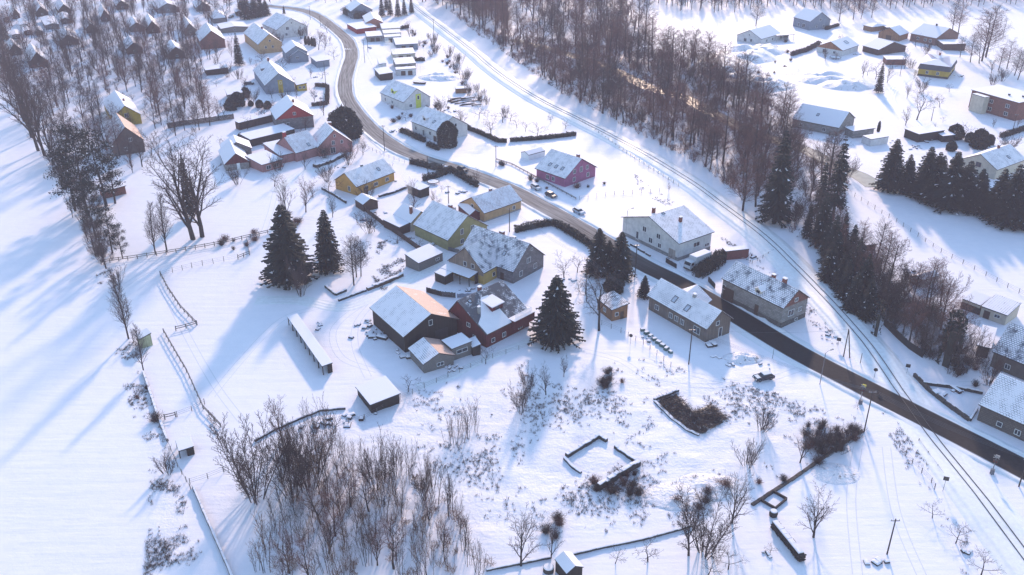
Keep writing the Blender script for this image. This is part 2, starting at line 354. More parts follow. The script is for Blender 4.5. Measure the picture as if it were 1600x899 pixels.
# ------------------------------------------------------------------ buildings
LAND = []         # (px, py, short description) of landmarks used in the labels of smaller things
FOOT = []         # building footprints (x, y, radius)
def window(parent, o, out, w, h, fm=None, name='window'):
    o = Vector(o); n = Vector((out[0], out[1], 0)); t = Vector((-n.y, n.x, 0)); fr = MB(); z = Vector((0, 0, 1))
    def bx(mb, u0, u1, z0, z1, d0, d1):
        P = [o+t*u+z*zz+n*d for zz in (z0, z1) for (u, d) in ((u0, d0), (u1, d0), (u1, d1), (u0, d1))]
        mb.hexa(P)
    a = 0.07
    bx(fr, -w/2-a, w/2+a, h/2, h/2+a, -0.02, 0.07); bx(fr, -w/2-a, w/2+a, -h/2-a, -h/2, -0.02, 0.12)
    bx(fr, -w/2-a, -w/2, -h/2, h/2, -0.02, 0.07); bx(fr, w/2, w/2+a, -h/2, h/2, -0.02, 0.07)
    if w > 0.9: bx(fr, -0.04, 0.04, -h/2, h/2, 0.0, 0.05)
    f = fr.build(name, fm or white, parent)
    p = MB(); bx(p, -w/2, w/2, -h/2, h/2, -0.02, 0.025); p.build('pane', glass, f); return f
def door(parent, o, out, w, h, mat, name='door'):
    o = Vector(o); n = Vector((out[0], out[1], 0)); t = Vector((-n.y, n.x, 0)); mb = MB(); z = Vector((0, 0, 1))
    P = [o+t*u+z*zz+n*d for zz in (0, h) for (u, d) in ((-w/2, -0.02), (w/2, -0.02), (w/2, 0.05), (-w/2, 0.05))]
    mb.hexa(P); d = mb.build(name, mat, parent)
    hb = MB(); c = o+t*(w*0.4)+z*1.0+n*0.08; hb.bar(c-t*0.08, c+t*0.08, 0.025); hb.build('handle', metalm, d); return d
def house(short, label, cat, e0, e1, e2, he, rise, wall, roof, rf=0.5, oh=0.35, name='house', gable=None, wins=(), doors=(), chim=(), sky=(), dorm=(), plinth=None, frame=None, hip=0.0, mono=False, open_=False, z0=-0.6, thick=0.26, gwall=None, snowcap=False, fm=None):
    a, b = G(*e0, he), G(*e1, he); ux = (b-a); L = ux.length; ux.normalize(); n = Vector((-ux.y, ux.x, 0))
    if isinstance(e2, (int, float)): Wd = abs(e2); side = 1 if e2 > 0 else -1
    else:
        d = (G(*e2, he)-b).dot(n); Wd = abs(d); side = 1 if d > 0 else -1
    c = (a+b)/2+n*side*Wd/2; sx = 1
    if side < 0: ux = -ux; sx = -1
    rz = math.atan2(ux.y, ux.x); base = gz(c.x, c.y)
    t = thing(name, label, cat, (c.x, c.y, base), rz)
    if short: LAND.append((*PX((c.x, c.y, he/2)), short))
    FOOT.append((c.x, c.y, L/2, Wd/2, rz))
    lx, ly = L/2-oh, Wd/2-oh; ry = -Wd/2+Wd*rf; zr = he+rise
    def zat(y):                          # underside of the roof at local y
        if mono: return he+rise*(y+Wd/2)/Wd
        return he+rise*((y+Wd/2)/(ry+Wd/2) if y <= ry else (Wd/2-y)/(Wd/2-ry))
    # walls
    mb = MB(); ov = 0.0
    prof = [(-ly, z0), (ly, z0), (ly, zat(ly)-0.02)]+([] if mono else [(ry, zr-0.02)])+[(-ly, zat(-ly)-0.02)]
    if hip:
        mb.box(-lx, lx, -ly, ly, z0, he)
    elif open_:
        for x in [-lx+2*lx*k/max(1, round(2*lx/3.2)) for k in range(max(1, round(2*lx/3.2))+1)]:
            mb.box(x-0.09, x+0.09, -ly-0.09, -ly+0.09, z0, zat(-ly)); 
        q = [(-lx, ly-0.12), (lx, ly-0.12)]; mb.box(-lx, lx, ly-0.12, ly, z0, zat(ly)-0.05)
        for s_ in (-1, 1): mb.box(s_*lx-0.06, s_*lx+0.06, 0.0, ly-0.13, z0, zat(0)-0.05)
    else:
        i = len(mb.v); m = len(prof)
        for x in (-lx, lx): mb.v += [(x, y, z) for y, z in prof]
        mb.f.append(tuple(i+k for k in range(m))[::-1]); mb.m.append(0); mb.f.append(tuple(i+m+k for k in range(m))); mb.m.append(0)
        for k in range(m): mb.f.append((i+k, i+(k+1) % m, i+m+(k+1) % m, i+m+k)); mb.m.append(0)
    mb.build('wall' if not open_ else 'frame', wall, t)
    if plinth:
        mb = MB(); mb.box(-lx-0.05, lx+0.05, -ly-0.05, ly+0.05, z0-0.02, plinth[0]); mb.build('plinth', plinth[1], t)
    if gable:
        for s_ in (-1, 1):
            zc = gable[1] if len(gable) > 1 else he; mb = MB(); yl = -ly; yr = ly
            P = [(yl, zc), (yr, zc)]
            if zat(yr) > zc: P.append((yr, zat(yr)-0.03))
            P.append((ry, zr-0.03))
            if zat(yl) > zc: P.append((yl, zat(yl)-0.03))
            x0, x1 = (lx-0.01, lx+0.05) if s_ > 0 else (-lx-0.05, -lx+0.01); i = 0; m = len(P)
            for x in (x0, x1): mb.v += [(x, y, z) for y, z in P]
            mb.f += [tuple(range(m))[::-1], tuple(range(m, 2*m))]+[(k, (k+1) % m, m+(k+1) % m, m+k) for k in range(m)]; mb.m += [0]*(m+2)
            mb.build('gable', gable[0], t)
    # roof
    mb = MB(); th = thick
    def slope(P, uvw):                   # P = 4 or 3 lower-surface corners ccw seen from above
        i = len(mb.v); m = len(P); mb.v += [tuple(p) for p in P]+[(p[0], p[1], p[2]+th) for p in P]
        mb.f.append(tuple(i+k for k in range(m))[::-1]); mb.m.append(1)
        mb.f.append(tuple(i+m+k for k in range(m))); mb.m.append(0); mb.uv[len(mb.f)-1] = uvw
        for k in range(m): mb.f.append((i+k, i+(k+1) % m, i+m+(k+1) % m, i+m+k)); mb.m.append(1)
    X = L/2
    if mono:
        P = [(-X, -Wd/2, he), (X, -Wd/2, he), (X, Wd/2, zr), (-X, Wd/2, zr)]; slope(P, [(p[0], math.hypot(p[1], p[2]-he)) if False else (p[0], p[1]) for p in P])
    elif hip:
        hl = hip; s1 = math.hypot(ry+Wd/2, rise)
        A, B, Cc, D = (-X, -Wd/2, he), (X, -Wd/2, he), (X, Wd/2, he), (-X, Wd/2, he); R0, R1 = (-X+hl, ry, zr), (X-hl, ry, zr)
        slope([A, B, R1, R0], [(-X, 0), (X, 0), (X-hl, s1), (-X+hl, s1)]); slope([Cc, D, R0, R1], [(X, 0), (-X, 0), (-X+hl, s1), (X-hl, s1)])
        slope([B, Cc, R1], [(-Wd/2, 0), (Wd/2, 0), (0, s1)]); slope([D, A, R0], [(Wd/2, 0), (-Wd/2, 0), (0, s1)])
    else:
        s1 = math.hypot(ry+Wd/2, rise); s2 = math.hypot(Wd/2-ry, rise)
        slope([(-X, -Wd/2, he), (X, -Wd/2, he), (X, ry, zr), (-X, ry, zr)], [(-X, 0), (X, 0), (X, s1), (-X, s1)])
        slope([(X, Wd/2, he), (-X, Wd/2, he), (-X, ry, zr), (X, ry, zr)], [(X, 0), (-X, 0), (-X, s2), (X, s2)])
    rv = roof if isinstance(roof, tuple) else (roof, roof)
    ro = mb.build('roof', [rv[0], fm or fascia], t)
    bv = ro.modifiers.new('soft_snow_edge', 'BEVEL'); bv.width = .09; bv.segments = 2; bv.limit_method = 'ANGLE'; bv.angle_limit = rad(50)
    if isinstance(roof, tuple):          # the far slope carries another cover, or the pink with sunlight painted in
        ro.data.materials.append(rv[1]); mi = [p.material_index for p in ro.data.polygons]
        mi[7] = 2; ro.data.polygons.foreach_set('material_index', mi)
    # chimneys: (x along -1..1 (towards e1), y 0..1 near->far, height above roof, material, size)
    for ch in chim:
        cx = ch[0]*X*sx; cy = -Wd/2+ch[1]*Wd; h = ch[2]; m = ch[3] if len(ch) > 3 else brickc; s_ = ch[4] if len(ch) > 4 else 0.42
        zb = zat(cy) if not hip else he+rise*0.7; mb = MB(); mb.box(cx-s_, cx+s_, cy-s_*0.8, cy+s_*0.8, zb-0.3, zb+h); c_ = mb.build('chimney', m, ro)
        mb = MB(); mb.box(cx-s_-0.08, cx+s_+0.08, cy-s_*0.8-0.08, cy+s_*0.8+0.08, zb+h+0.003, zb+h+0.16); mb.build('chimney_cap', snow if ch[2] > 0.6 else concrete, c_)
    for sk in sky:                       # roof windows: x, y fraction 0..1 of the near slope (from eave), w, h
        cx = sk[0]*X*sx; w, h = (sk[2], sk[3]) if len(sk) > 2 else (0.8, 1.2); L1 = math.hypot(ry+Wd/2, rise); ca, sa = (ry+Wd/2)/L1, rise/L1
        def pt(u, v, d): return (cx+u, -Wd/2+(sk[1]*L1+v)*ca-d*sa, he+th+(sk[1]*L1+v)*sa+d*ca)
        def pl(mb, u0, u1, v0, v1, d0, d1): mb.hexa([pt(u, v, d) for d in (d0, d1) for (u, v) in ((u0, v0), (u1, v0), (u1, v1), (u0, v1))])
        mb = MB()
        for (u0, u1, v0, v1) in ((-w/2-.1, w/2+.1, -h/2-.1, -h/2), (-w/2-.1, w/2+.1, h/2, h/2+.1), (-w/2-.1, -w/2, -h/2, h/2), (w/2, w/2+.1, -h/2, h/2)): pl(mb, u0, u1, v0, v1, -0.05, 0.12)
        f = mb.build('skylight', fascia, ro); mb = MB(); pl(mb, -w/2, w/2, -h/2, h/2, -0.05, 0.06); mb.build('pane', roofsnow_pane, f)
    for d in dorm: dormer(t, ro, d[0]*X*sx, d[1], d[2], d[3], d[4], d[5], Wd, ry, he, rise, d[6] if len(d) > 6 else 'gable', rv[0])
    # windows: (side, u 0..1, z centre, w, h)
    fx = lx+(0.06 if gable else 0.0)
    for w_ in wins:
        s_, u, zc, ww, hh = w_[:5]; nm = w_[5] if len(w_) > 5 else 'window'
        if s_ == 'N': window(t, (sx*(-lx+2*lx*u), -ly, zc), (0, -1), ww, hh, frame, nm)
        elif s_ == 'F': window(t, (sx*(-lx+2*lx*u), ly, zc), (0, 1), ww, hh, frame, nm)
        elif s_ == 'E': window(t, (sx*fx, -ly+2*ly*u, zc), (sx, 0), ww, hh, frame, nm)
        else: window(t, (-sx*fx, -ly+2*ly*u, zc), (-sx, 0), ww, hh, frame, nm)
    for d in doors:
        s_, u, ww, hh, m = d[:5]; nm = d[5] if len(d) > 5 else 'door'
        if s_ == 'N': door(t, (sx*(-lx+2*lx*u), -ly-0.06*bool(plinth), 0), (0, -1), ww, hh, m, nm)
        elif s_ == 'E': door(t, (sx*(lx+0.06*bool(plinth or gable)), -ly+2*ly*u, 0), (sx, 0), ww, hh, m, nm)
        elif s_ == 'O': door(t, (-sx*(lx+0.06*bool(plinth or gable)), -ly+2*ly*u, 0), (-sx, 0), ww, hh, m, nm)
    t['_dims'] = '%.1f x %.1f' % (L, Wd); print('DIM %-34s L %.1f W %.1f' % (short or label[:34], L, Wd)); del t['_dims']
    return t
def dormer(t, ro, cx, v, w, h, wallm, roofm, Wd, ry, he, rise, kind, tm):
    # face stands at fraction v of the near slope, roof runs back into the slope
    y0 = -Wd/2+(ry+Wd/2)*v; zb = he+rise*v; zt = zb+h; sl_ = rise/(ry+Wd/2)
    mb = MB(); y1 = y0+(h+ (w*0.35 if kind == 'gable' else 0.3))/sl_; y1 = min(y1, ry)
    mb.box(cx-w/2, cx+w/2, y0, y0+(zt-zb)/sl_, zb-0.3, zt)
    if kind == 'gable':
        g = w*0.38; i = len(mb.v); mb.v += [(cx-w/2, y0, zt), (cx+w/2, y0, zt), (cx, y0, zt+g), (cx-w/2, y0+.1, zt), (cx+w/2, y0+.1, zt), (cx, y0+.1, zt+g)]
        mb.f += [(i, i+1, i+2), (i+3, i+5, i+4)]; mb.m += [0, 0]
    d = mb.build('dormer', wallm, ro)
    mb = MB(); th = 0.2
    if kind == 'gable':
        for s_ in (-1, 1):
            e = cx+s_*(w/2+0.25); ze = zt-0.12; ya, yb = y0-0.3, y0+(zt+g-zb)/sl_; P = [(e, ya, ze), (cx, ya, zt+g), (cx, yb, zt+g), (e, yb-0.3, ze)]
            if s_ > 0: P = P[::-1]
            mb.hexa([*P, *[(p[0], p[1], p[2]+th) for p in P]])
    else:
        yb = y0+(zt+0.5-zb)/sl_; mb.hexa([(cx-w/2-.25, y0-.35, zt), (cx+w/2+.25, y0-.35, zt), (cx+w/2+.25, yb, zt+.45), (cx-w/2-.25, yb, zt+.45), (cx-w/2-.25, y0-.35, zt+th), (cx+w/2+.25, y0-.35, zt+th), (cx+w/2+.25, yb, zt+.45+th), (cx-w/2-.25, yb, zt+.45+th)])
    mb.build('dormer_roof', snow, d)
    o = Vector((cx, y0, zb+h*0.55)); ww, hh = min(1.2, w*0.55), min(1.1, h*0.6)
    mb = MB(); mb.box(cx-ww/2, cx+ww/2, y0-0.04, y0+0.02, o.z-hh/2, o.z+hh/2); mb.build('window', glass, d)
roofsnow_pane = plain('snowy_pane', (0.45, 0.47, 0.55), 0.4, 0.3, 1)
R_tile = roof_mat('roof_grey_tile_snow', (0.10, 0.10, 0.12), 0.80); R_full = roof_mat('roof_deep_snow', (0.2, 0.2, 0.22), 0.98, 'plain'); R_seam = roof_mat('roof_corrugated_snow', (0.22, 0.2, 0.22), 0.88, 'seam')
R_patch = roof_mat('roof_patchy_slate', (0.075, 0.078, 0.10), 0.40); R_patch2 = roof_mat('roof_half_snow', (0.085, 0.09, 0.12), 0.58); R_red = roof_mat('roof_red_tile_snow', (0.22, 0.10, 0.09), 0.74); R_pink = roof_mat('roof_sunlit_pink_tint', (0.52, 0.33, 0.27), 0.30, 'seam')  # R_pink: warm sun on the right-hand slopes is put into the roof colour
c_ = lambda n, c, k='plaster': wall_mat(n, c, k)
w_white = c_('wall_white', (0.62, 0.60, 0.60)); w_red = c_('wall_dark_red', (0.13, 0.018, 0.022), 'planks'); w_yel = c_('wall_yellow', (0.50, 0.33, 0.10)); w_pink = c_('wall_pink', (0.36, 0.17, 0.17)); w_pur = c_('wall_purple', (0.34, 0.11, 0.21))
w_grey = c_('wall_grey', (0.19, 0.17, 0.18), 'block'); w_blk = c_('wall_grey_block', (0.27, 0.255, 0.25), 'block'); w_tan = c_('wall_tan', (0.46, 0.29, 0.15)); w_olive = c_('wall_olive', (0.32, 0.28, 0.13)); w_blue = c_('wall_blue_grey', (0.19, 0.22, 0.28))
w_oran = c_('wall_orange', (0.52, 0.27, 0.07)); w_brick = c_('wall_brick', (0.25, 0.10, 0.08), 'brick'); w_lime = plain('lime_paint', (0.52, 0.55, 0.08)); w_cream = c_('wall_cream', (0.52, 0.46, 0.38)); w_bred = c_('gable_red', (0.32, 0.03, 0.035)); w_gold = c_('wall_gold', (0.42, 0.28, 0.035)); w_log = c_('orange_planks', (0.30, 0.15, 0.08), 'planks')
w_mans = plain('mansard_slate', (0.06, 0.065, 0.08)); doorb = plain('door_brown', (0.07, 0.04, 0.03)); dgar = c_('garage_door', (0.42, 0.36, 0.33), 'planks'); w_gcabin = c_('pale_green_boards', (0.42, 0.44, 0.28), 'planks')
GW = [('E', .3, 1.6, 1.1, 1.3), ('E', .7, 1.6, 1.1, 1.3), ('E', .5, 4.3, 1.1, 1.2)]
# --- the nearer village
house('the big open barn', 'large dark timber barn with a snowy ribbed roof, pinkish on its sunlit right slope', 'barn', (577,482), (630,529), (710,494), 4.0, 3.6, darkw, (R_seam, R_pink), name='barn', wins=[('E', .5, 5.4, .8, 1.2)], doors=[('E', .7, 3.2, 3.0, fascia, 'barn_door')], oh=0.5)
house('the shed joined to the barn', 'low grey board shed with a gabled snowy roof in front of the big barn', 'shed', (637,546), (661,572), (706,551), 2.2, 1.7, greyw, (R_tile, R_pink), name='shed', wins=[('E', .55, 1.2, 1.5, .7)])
house(None, 'flat-roofed grey annex between the dark barn and the dark red house', 'shed', (689,533), (706,547), (736,534), 2.9, 0.25, greyw, R_full, mono=True, name='annex', oh=0.15, wins=[('N', .5, 1.5, 1.0, .7), ('E', .5, 1.8, 2.6, .8)])
house(None, 'small lean-to with snow on top against the dark red house', 'lean-to', (729,532), (738,545), (751,541), 2.0, 0.5, darkw, R_full, mono=True, name='lean_to', oh=0.1)
rh = house('the dark red house', 'dark red timber house with slate roof, snowy dormer and roof terrace', 'house', (830,490), (760,525), (710,486), 3.3, 5.0, w_red, R_patch, rf=0.70, oh=0.3,
      chim=[(-.02, .72, 1.3, brickc, .4), (.66, .36, 1.9, concrete, .26)], dorm=[(.0, .40, 3.4, 1.6, w_red, snow, 'shed')], sky=[(.62, .86, .7, .7)],
      wins=[('N', .22, 1.2, 1.2, 1.0), ('N', .6, 1.2, 1.0, 1.0), ('N', .85, 1.2, .9, .9), ('E', .45, 3.6, 1.0, .9), ('E', .3, 1.2, .9, .9)], gable=None)
# grey central house
ga = house('the grey two-winged house', 'large grey house in the middle whose crossing roofs are bare slate in places', 'house', (716,396), (802,427), (848,398), 3.2, 5.6, w_grey, R_patch2, wins=[('E', .25, 1.7, 1.1, 1.3), ('E', .72, 1.7, 1.1, 1.3), ('E', .5, 4.3, 1.3, 1.3), ('E', .6, 6.9, .6, .6)],
      sky=[(.42, .45, .8, 1.1)], chim=[(.30, .62, 1.0, fascia, .45), (-.05, .55, 1.2, brickc, .6)], doors=[('N', .8, 1.1, 2.1, doorb)])
gb = house(None, 'yellow-walled wing of the grey house with weathered gable facing the dark barn', 'house', (790,410), (756,429), (702,407), 3.2, 5.4, w_cream, R_patch2, gable=(c_('weathered_gable', (0.27, 0.20, 0.16), 'planks'), 2.4), wins=[('E', .3, 4.2, .9, 1.1), ('E', .52, 4.2, .9, 1.1), ('N', .2, 1.5, 1.0, 1.0), ('N', .5, 1.5, .9, 1.0)])
[c for c in gb.children if c.name.startswith('wall')][0].data.materials[0] = w_yel
house('the carport of the grey house', 'open timber carport with a snowy slab roof beside the yellow wing', 'carport', (688,420), (733,436.5), (742,423), 2.5, 0.5, darkw, R_full, mono=True, open_=True, name='carport', oh=.15)
house(None, 'lower dark woodshed with snow roof left of the open carport', 'shed', (678,427), (695,434), (706,426), 2.2, 0.3, darkw, R_full, mono=True, name='woodshed', oh=.15)
house('the olive-walled house', 'olive yellow house with a broad evenly snowed roof and dark gable boards', 'house', (645,352), (699.5,377.5), (757,351), 3.0, 5.2, w_olive, R_tile, gable=(w_olive, 3.0), wins=[('E', .35, 4.2, 1.0, 1.5), ('E', .62, 4.2, 1.0, 1.5), ('E', .35, 1.4, 1.1, 1.2), ('E', .7, 1.4, 1.1, 1.2)], chim=[(-.1, .55, 1.2, brickc, .5), (-.05, .62, 1.0, concrete, .4)])
house('the brick-chimneyed cottage', 'low snow-roofed wing with a tall brick chimney behind the olive-walled house', 'house', (614,336), (642,350), (671,337), 2.6, 2.6, w_cream, R_full, chim=[(.35, .3, 2.2, brickc, .4)])
house('the long low shed', 'long low brown shed with thick snow on its roof', 'shed', (598,344), (624,356.5), (636,348), 2.2, 0.4, brownw, R_full, mono=True, name='shed', oh=.12)
house('the small garage', 'small pale garage with an even snow roof behind the walled terrace', 'garage', (654,413), (692.8,396), (684,381.5), 2.3, 1.0, greyw, R_full, mono=True, name='garage', oh=.15, wins=[('N', .78, 1.3, 1.2, .6)])
house('the tan house by the road', 'tan house beside the road with reddish tiles showing through snow', 'house', (816.6,314), (756.5,334.7), (726,315), 2.7, 3.4, w_tan, R_red, wins=[('N', .2, 1.4, 1.0, 1.1), ('E', .5, 3.6, .9, .9)], chim=[(.0, .52, .9, brickc, .4)], plinth=(.35, concrete))
house(None, 'snow-covered annex with a dark red side at the left end of the tan house', 'annex', (733,318), (752,334), (716,322), 2.0, 1.3, w_red, R_full, name='annex', oh=.15)
house('the yellow-orange house', 'yellow-orange house with one long roof slope of thin snow', 'house', (618,270), (557,294), (529,280), 2.7, 3.5, w_oran, R_tile, wins=[('N', .2, 1.4, 1.5, 1.1), ('N', .5, 1.3, 1.6, 1.0), ('N', .75, 1.4, 1.1, 1.1), ('E', .35, 1.5, 1.0, 1.5)], sky=[(-.42, .5)], chim=[(.1, .52, .8, fascia, .35)])
house('the small log shed', 'small brown shed with a bright white gabled roof below the yellow-orange house', 'shed', (553,312), (567,321), (589,313), 2.2, 1.4, brownw, R_full, name='shed', oh=.25)
house('the white-roofed garden pavilion', 'dark garden pavilion under a flat bright snow roof beside the hedged yard', 'pavilion', (635,290), (656,299), (675.5,295), 2.6, 0.3, darkw, R_full, mono=True, name='pavilion', oh=.3)
house('the purple house', 'purple house with three roof windows and a grey snow-dusted roof', 'house', (835,264), (883,280.7), (932,262), 2.9, 4.8, w_pur, R_tile, sky=[(-.35, .35), (.05, .35), (.45, .35)], chim=[(.5, .62, 1.5, brickc, .5)], wins=[('E', .3, 1.6, 1.1, 1.3), ('E', .75, 1.6, 1.1, 1.3), ('E', .3, 4.2, 1.1, 1.3), ('E', .52, 4.2, 1.1, 1.7), ('E', .72, 4.2, 1.1, 1.3), ('N', .4, 1.5, 1.2, 1.3), ('N', .6, 1.5, 1.1, 1.3)], oh=.5)
house('the greenhouse by the purple house', 'small greenhouse with pale ribbed sides behind the purple house', 'greenhouse', (826,243), (852,236), (848,229), 1.8, .8, white, R_full, name='greenhouse', oh=.05)
house('the white roadside house', 'white roadside house with small dormer and a tall clipped conifer at its gable', 'house', (641.4,191), (684,207.6), (725,193), 4.0, 4.4, w_white, R_tile, dorm=[(-.3, .3, 2.2, 1.3, w_white, snow)], sky=[(.3, .4)], wins=[('N', .15, 2.2, 1.0, 1.3), ('N', .45, 1.6, 1.1, 2.2), ('N', .7, 2.4, 1.0, 1.2), ('E', .3, 1.6, 1.0, 1.2), ('E', .6, 5, .9, 1.2)], doors=[('N', .88, 1.8, 2.1, doorb, 'garage_door')])
lh = house('the lime-striped house', 'white house with a bright lime stripe on its gable and lime dormer', 'house', (593,146), (630.5,161.5), (669,151), 3.2, 4.6, w_white, R_tile, dorm=[(-.15, .25, 2.6, 1.5, w_lime, snow)], wins=[('E', .25, 1.5, 1.2, 1.2), ('N', .5, 1.5, 1.0, 1.2), ('N', .2, 1.5, 1.0, 1.2)], doors=[('E', .55, 2.4, 5.6, w_lime, 'lime_stripe')])
for w_ in (1,):
    lx_ = max(v.co.x for c in lh.children if c.name.startswith('wall') for v in c.data.vertices); sg = 1 if [c for c in lh.children if c.name.startswith('lime')][0].data.vertices[0].co.x > 0 else -1; window(lh, (sg*(lx_+.06), 0.6, 4.2), (sg, 0), .9, 1.5)
house('the red-gabled house', 'house with a bright red attic gable over grey walls and a white roof', 'house', (421,172), (430.5,189), (487,176.5), 4.2, 5.0, w_grey, R_full, gable=(w_bred, 4.4), wins=[('E', .5, 6.0, 1.0, 1.0), ('E', .3, 2.2, 1.0, 1.2)], chim=[(.3, .55, 1.4, brickc, .5)])
pk = house('the pink house', 'pink farmhouse end with two-storey gable and sunlit right slope', 'house', (483,219), (496,232), (546,218), 3.2, 5.4, w_pink, (R_tile, R_full), wins=[('E', .15, 1.7, .8, 1.0), ('E', .42, 1.6, 1.6, 2.0), ('E', .45, 4.2, 1.0, 1.4), ('E', .7, 4.2, .8, 1.0), ('E', .5, 6.6, .6, .7)], chim=[(-.8, .6, 1.3, brickc, .5)])
house('the long wing of the pink house', 'long pink wing with reddish tiles under thin snow and a red left chimney', 'house', (500,230), (462,241), (441,225), 3.0, 4.6, w_pink, R_red, chim=[(.9, .5, 1.6, w_bred, .5)], sky=[(-.3, .25)], name='house_wing')
house(None, 'low snow-roofed outbuilding stepping down from the long pink wing', 'outbuilding', (468,238), (437,245), (430,226), 2.8, 1.2, w_pink, R_full, mono=True, name='outbuilding')
house(None, 'low pink outbuilding with three dark openings at the front of the farmyard', 'outbuilding', (443,250), (409,259.5), (401,243), 2.6, 0.7, w_pink, R_full, mono=True, name='outbuilding', wins=[('N', .3, 1.3, 1.6, 1.2), ('N', .7, 1.3, 1.6, 1.2)])
house('the long open shelter', 'long open dark shelter with a narrow flat snow roof beside the red-gabled house', 'shed', (461,202), (391,219), (371,212), 2.6, .4, darkw, R_full, mono=True, name='open_shed', oh=.15)
house(None, 'long thin brown shed with a strip of snow on top left of the red-gabled house', 'shed', (425,181), (373,193.5), (371,190), 2.6, .1, brownw, R_full, mono=True, name='long_shed', oh=.1)
house('the red-boarded cottage', 'small cottage with a dark red boarded gable and white door', 'cottage', (341,236), (350,258.5), (389,250), 2.3, 3.4, w_blk, R_full, gable=(w_red, 2.3), name='cottage', doors=[('E', .55, 1.0, 2.4, white)])
house(None, 'small grey cottage standing just behind the red-boarded cottage', 'cottage', (343,226), (347,238), (392,227), 3.0, 2.8, w_grey, R_full, name='cottage', wins=[('E', .6, 1.6, 1, 1)])
house('the yellow-striped house', 'blue-grey house with a yellow door stripe in its gable and dark dormer', 'house', (395,110), (413.5,135), (461,130), 3.6, 4.8, w_blue, (R_tile, R_full), dorm=[(-.35, .35, 3.0, 1.6, w_grey, snow)], doors=[('E', .52, 2.0, 5.6, w_gold, 'yellow_panel')], wins=[('E', .53, 4.4, .8, 1.0)], chim=[(-.6, .5, 1.6, brickc, .5)])
house(None, 'yellow glazed porch on the right side of the blue-grey striped house', 'porch', (458,127), (463,134), (478,129), 2.6, .6, w_gold, R_full, mono=True, name='porch', wins=[('E', .3, 1.6, 1.0, 1.0), ('E', .7, 1.6, 1.0, 1.0)])
house('the pale blue house', 'pale blue gabled house with deep snow on its low front roof', 'house', (445,78), (452,90), (481,84.5), 2.8, 3.0, w_blue, R_full, wins=[('E', .4, 2.4, 1.2, 1.0)])
house(None, 'taller rear half of the pale blue house with a small dark window', 'house', (439,74), (446,84), (477,76), 4.6, 3.2, w_blue, R_full, wins=[('E', .3, 3.0, 1.2, 1.0)], name='house')
house(None, 'small garage with a flat snow roof right of the pale blue house', 'garage', (484,90), (494,98), (512,92.5), 2.6, .3, w_blue, R_full, mono=True, name='garage')
house('the tan gabled house', 'tan-walled house with three small gable windows and lined snow on its roof', 'house', (380,52), (403,71), (432,60), 4.4, 4.8, w_tan, R_tile, wins=[('E', .3, 3.0, .9, 1.1), ('E', .6, 3.0, .9, 1.1), ('E', .5, 6.0, .8, .9)], chim=[(.1, .5, 1.2, brickc, .5)])
house('the tall white house', 'tall white house with a steep broad snowy roof by the road bend', 'house', (409,38), (431.5,48), (467,36), 4.6, 5.2, w_white, R_tile, wins=[('E', .3, 2.0, 1.1, 1.2), ('E', .35, 5.0, 1.5, 1.5), ('E', .7, 2.0, 1, 1.2), ('E', .5, 7.6, .7, .7)])
house('the russet-roofed house', 'house with a russet gable half hidden by reddish trees', 'house', (305,52), (312,66), (352,62), 4.0, 5.0, w_brick, R_tile)
house('the little house by the parked cars', 'little grey house with a pyramid snow roof above two parked cars', 'house', (327,26), (333,30), (351,25), 2.6, 3.0, w_grey, R_full, hip=4)
house('the yellow house in the trees', 'mustard yellow house with dark balcony door, in bare trees at the left', 'house', (160,160), (175,186), (218,175), 3.4, 4.2, w_gold, R_full, chim=[(.2, .6, 1.2, brickc, .4)], wins=[('E', .5, 4.0, 1.3, 1.6), ('E', .3, 1.6, 1.2, 1.2)])
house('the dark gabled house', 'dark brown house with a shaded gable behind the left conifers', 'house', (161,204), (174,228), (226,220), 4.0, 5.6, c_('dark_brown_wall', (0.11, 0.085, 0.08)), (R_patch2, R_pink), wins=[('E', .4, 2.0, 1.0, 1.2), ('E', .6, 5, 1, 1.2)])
house('the russet shed in the trees', 'low russet shed with a thin snow roof below the left conifers', 'shed', (152,294), (160,301), (196,291), 2.2, .3, w_brick, R_full, mono=True, name='shed')
house('the pale green hut', 'tiny pale green hut with a tilted snow roof at the field edge', 'hut', (211,524), (217.6,532), (236,523.5), 2.3, .7, w_gcabin, R_full, mono=True, name='hut', oh=.2)
sh = house('the long paddock shelter', 'long narrow open shelter on posts with a strip of snow on its roof', 'shelter', (448.4,496.4), (503,574.5), (518,566), 2.0, .2, darkw, R_full, mono=True, open_=True, name='shelter', oh=.2)
house('the square snow-roofed shed', 'square open shed under one smooth tilted snow roof by the thicket', 'shed', (555,606), (578.4,635), (622,614), 1.8, .5, darkw, R_full, mono=True, name='shed', oh=.3)
house('the shed cut by the bottom edge', 'small dark shed with a creased snow roof at the bottom of the picture', 'shed', (866,875), (885,899), (914,890), 2.2, .9, darkw, R_full, name='shed', oh=.15, wins=[('O', .5, 1.2, .8, .6)])
house('the white-grey big house', 'big pale two-storey house with garage doors and a wide snowy roof', 'house', (1116.8,363.7), (1061,383), (990,334), 5.0, 3.8, w_white, R_tile, rf=.52, oh=.55, plinth=(.9, w_blk), chim=[(-.05, .3, 1.6, brickc, .4), (.4, .62, 1.8, brickc, .42)], sky=[(.28, .95, .7, .6)],
      wins=[('E', .32, 1.9, 1.1, 1.2), ('E', .48, 2.2, 1.3, 1.4), ('E', .35, 4.4, 1.3, 1.3), ('E', .6, 4.6, 1.3, 1.4), ('N', .45, 3.0, 2.2, 1.2), ('N', .12, 1.8, 1.6, .8), ('E', .72, 1.9, .9, 2.1)], doors=[('E', .1, 2.4, 2.6, dgar, 'garage_door')])
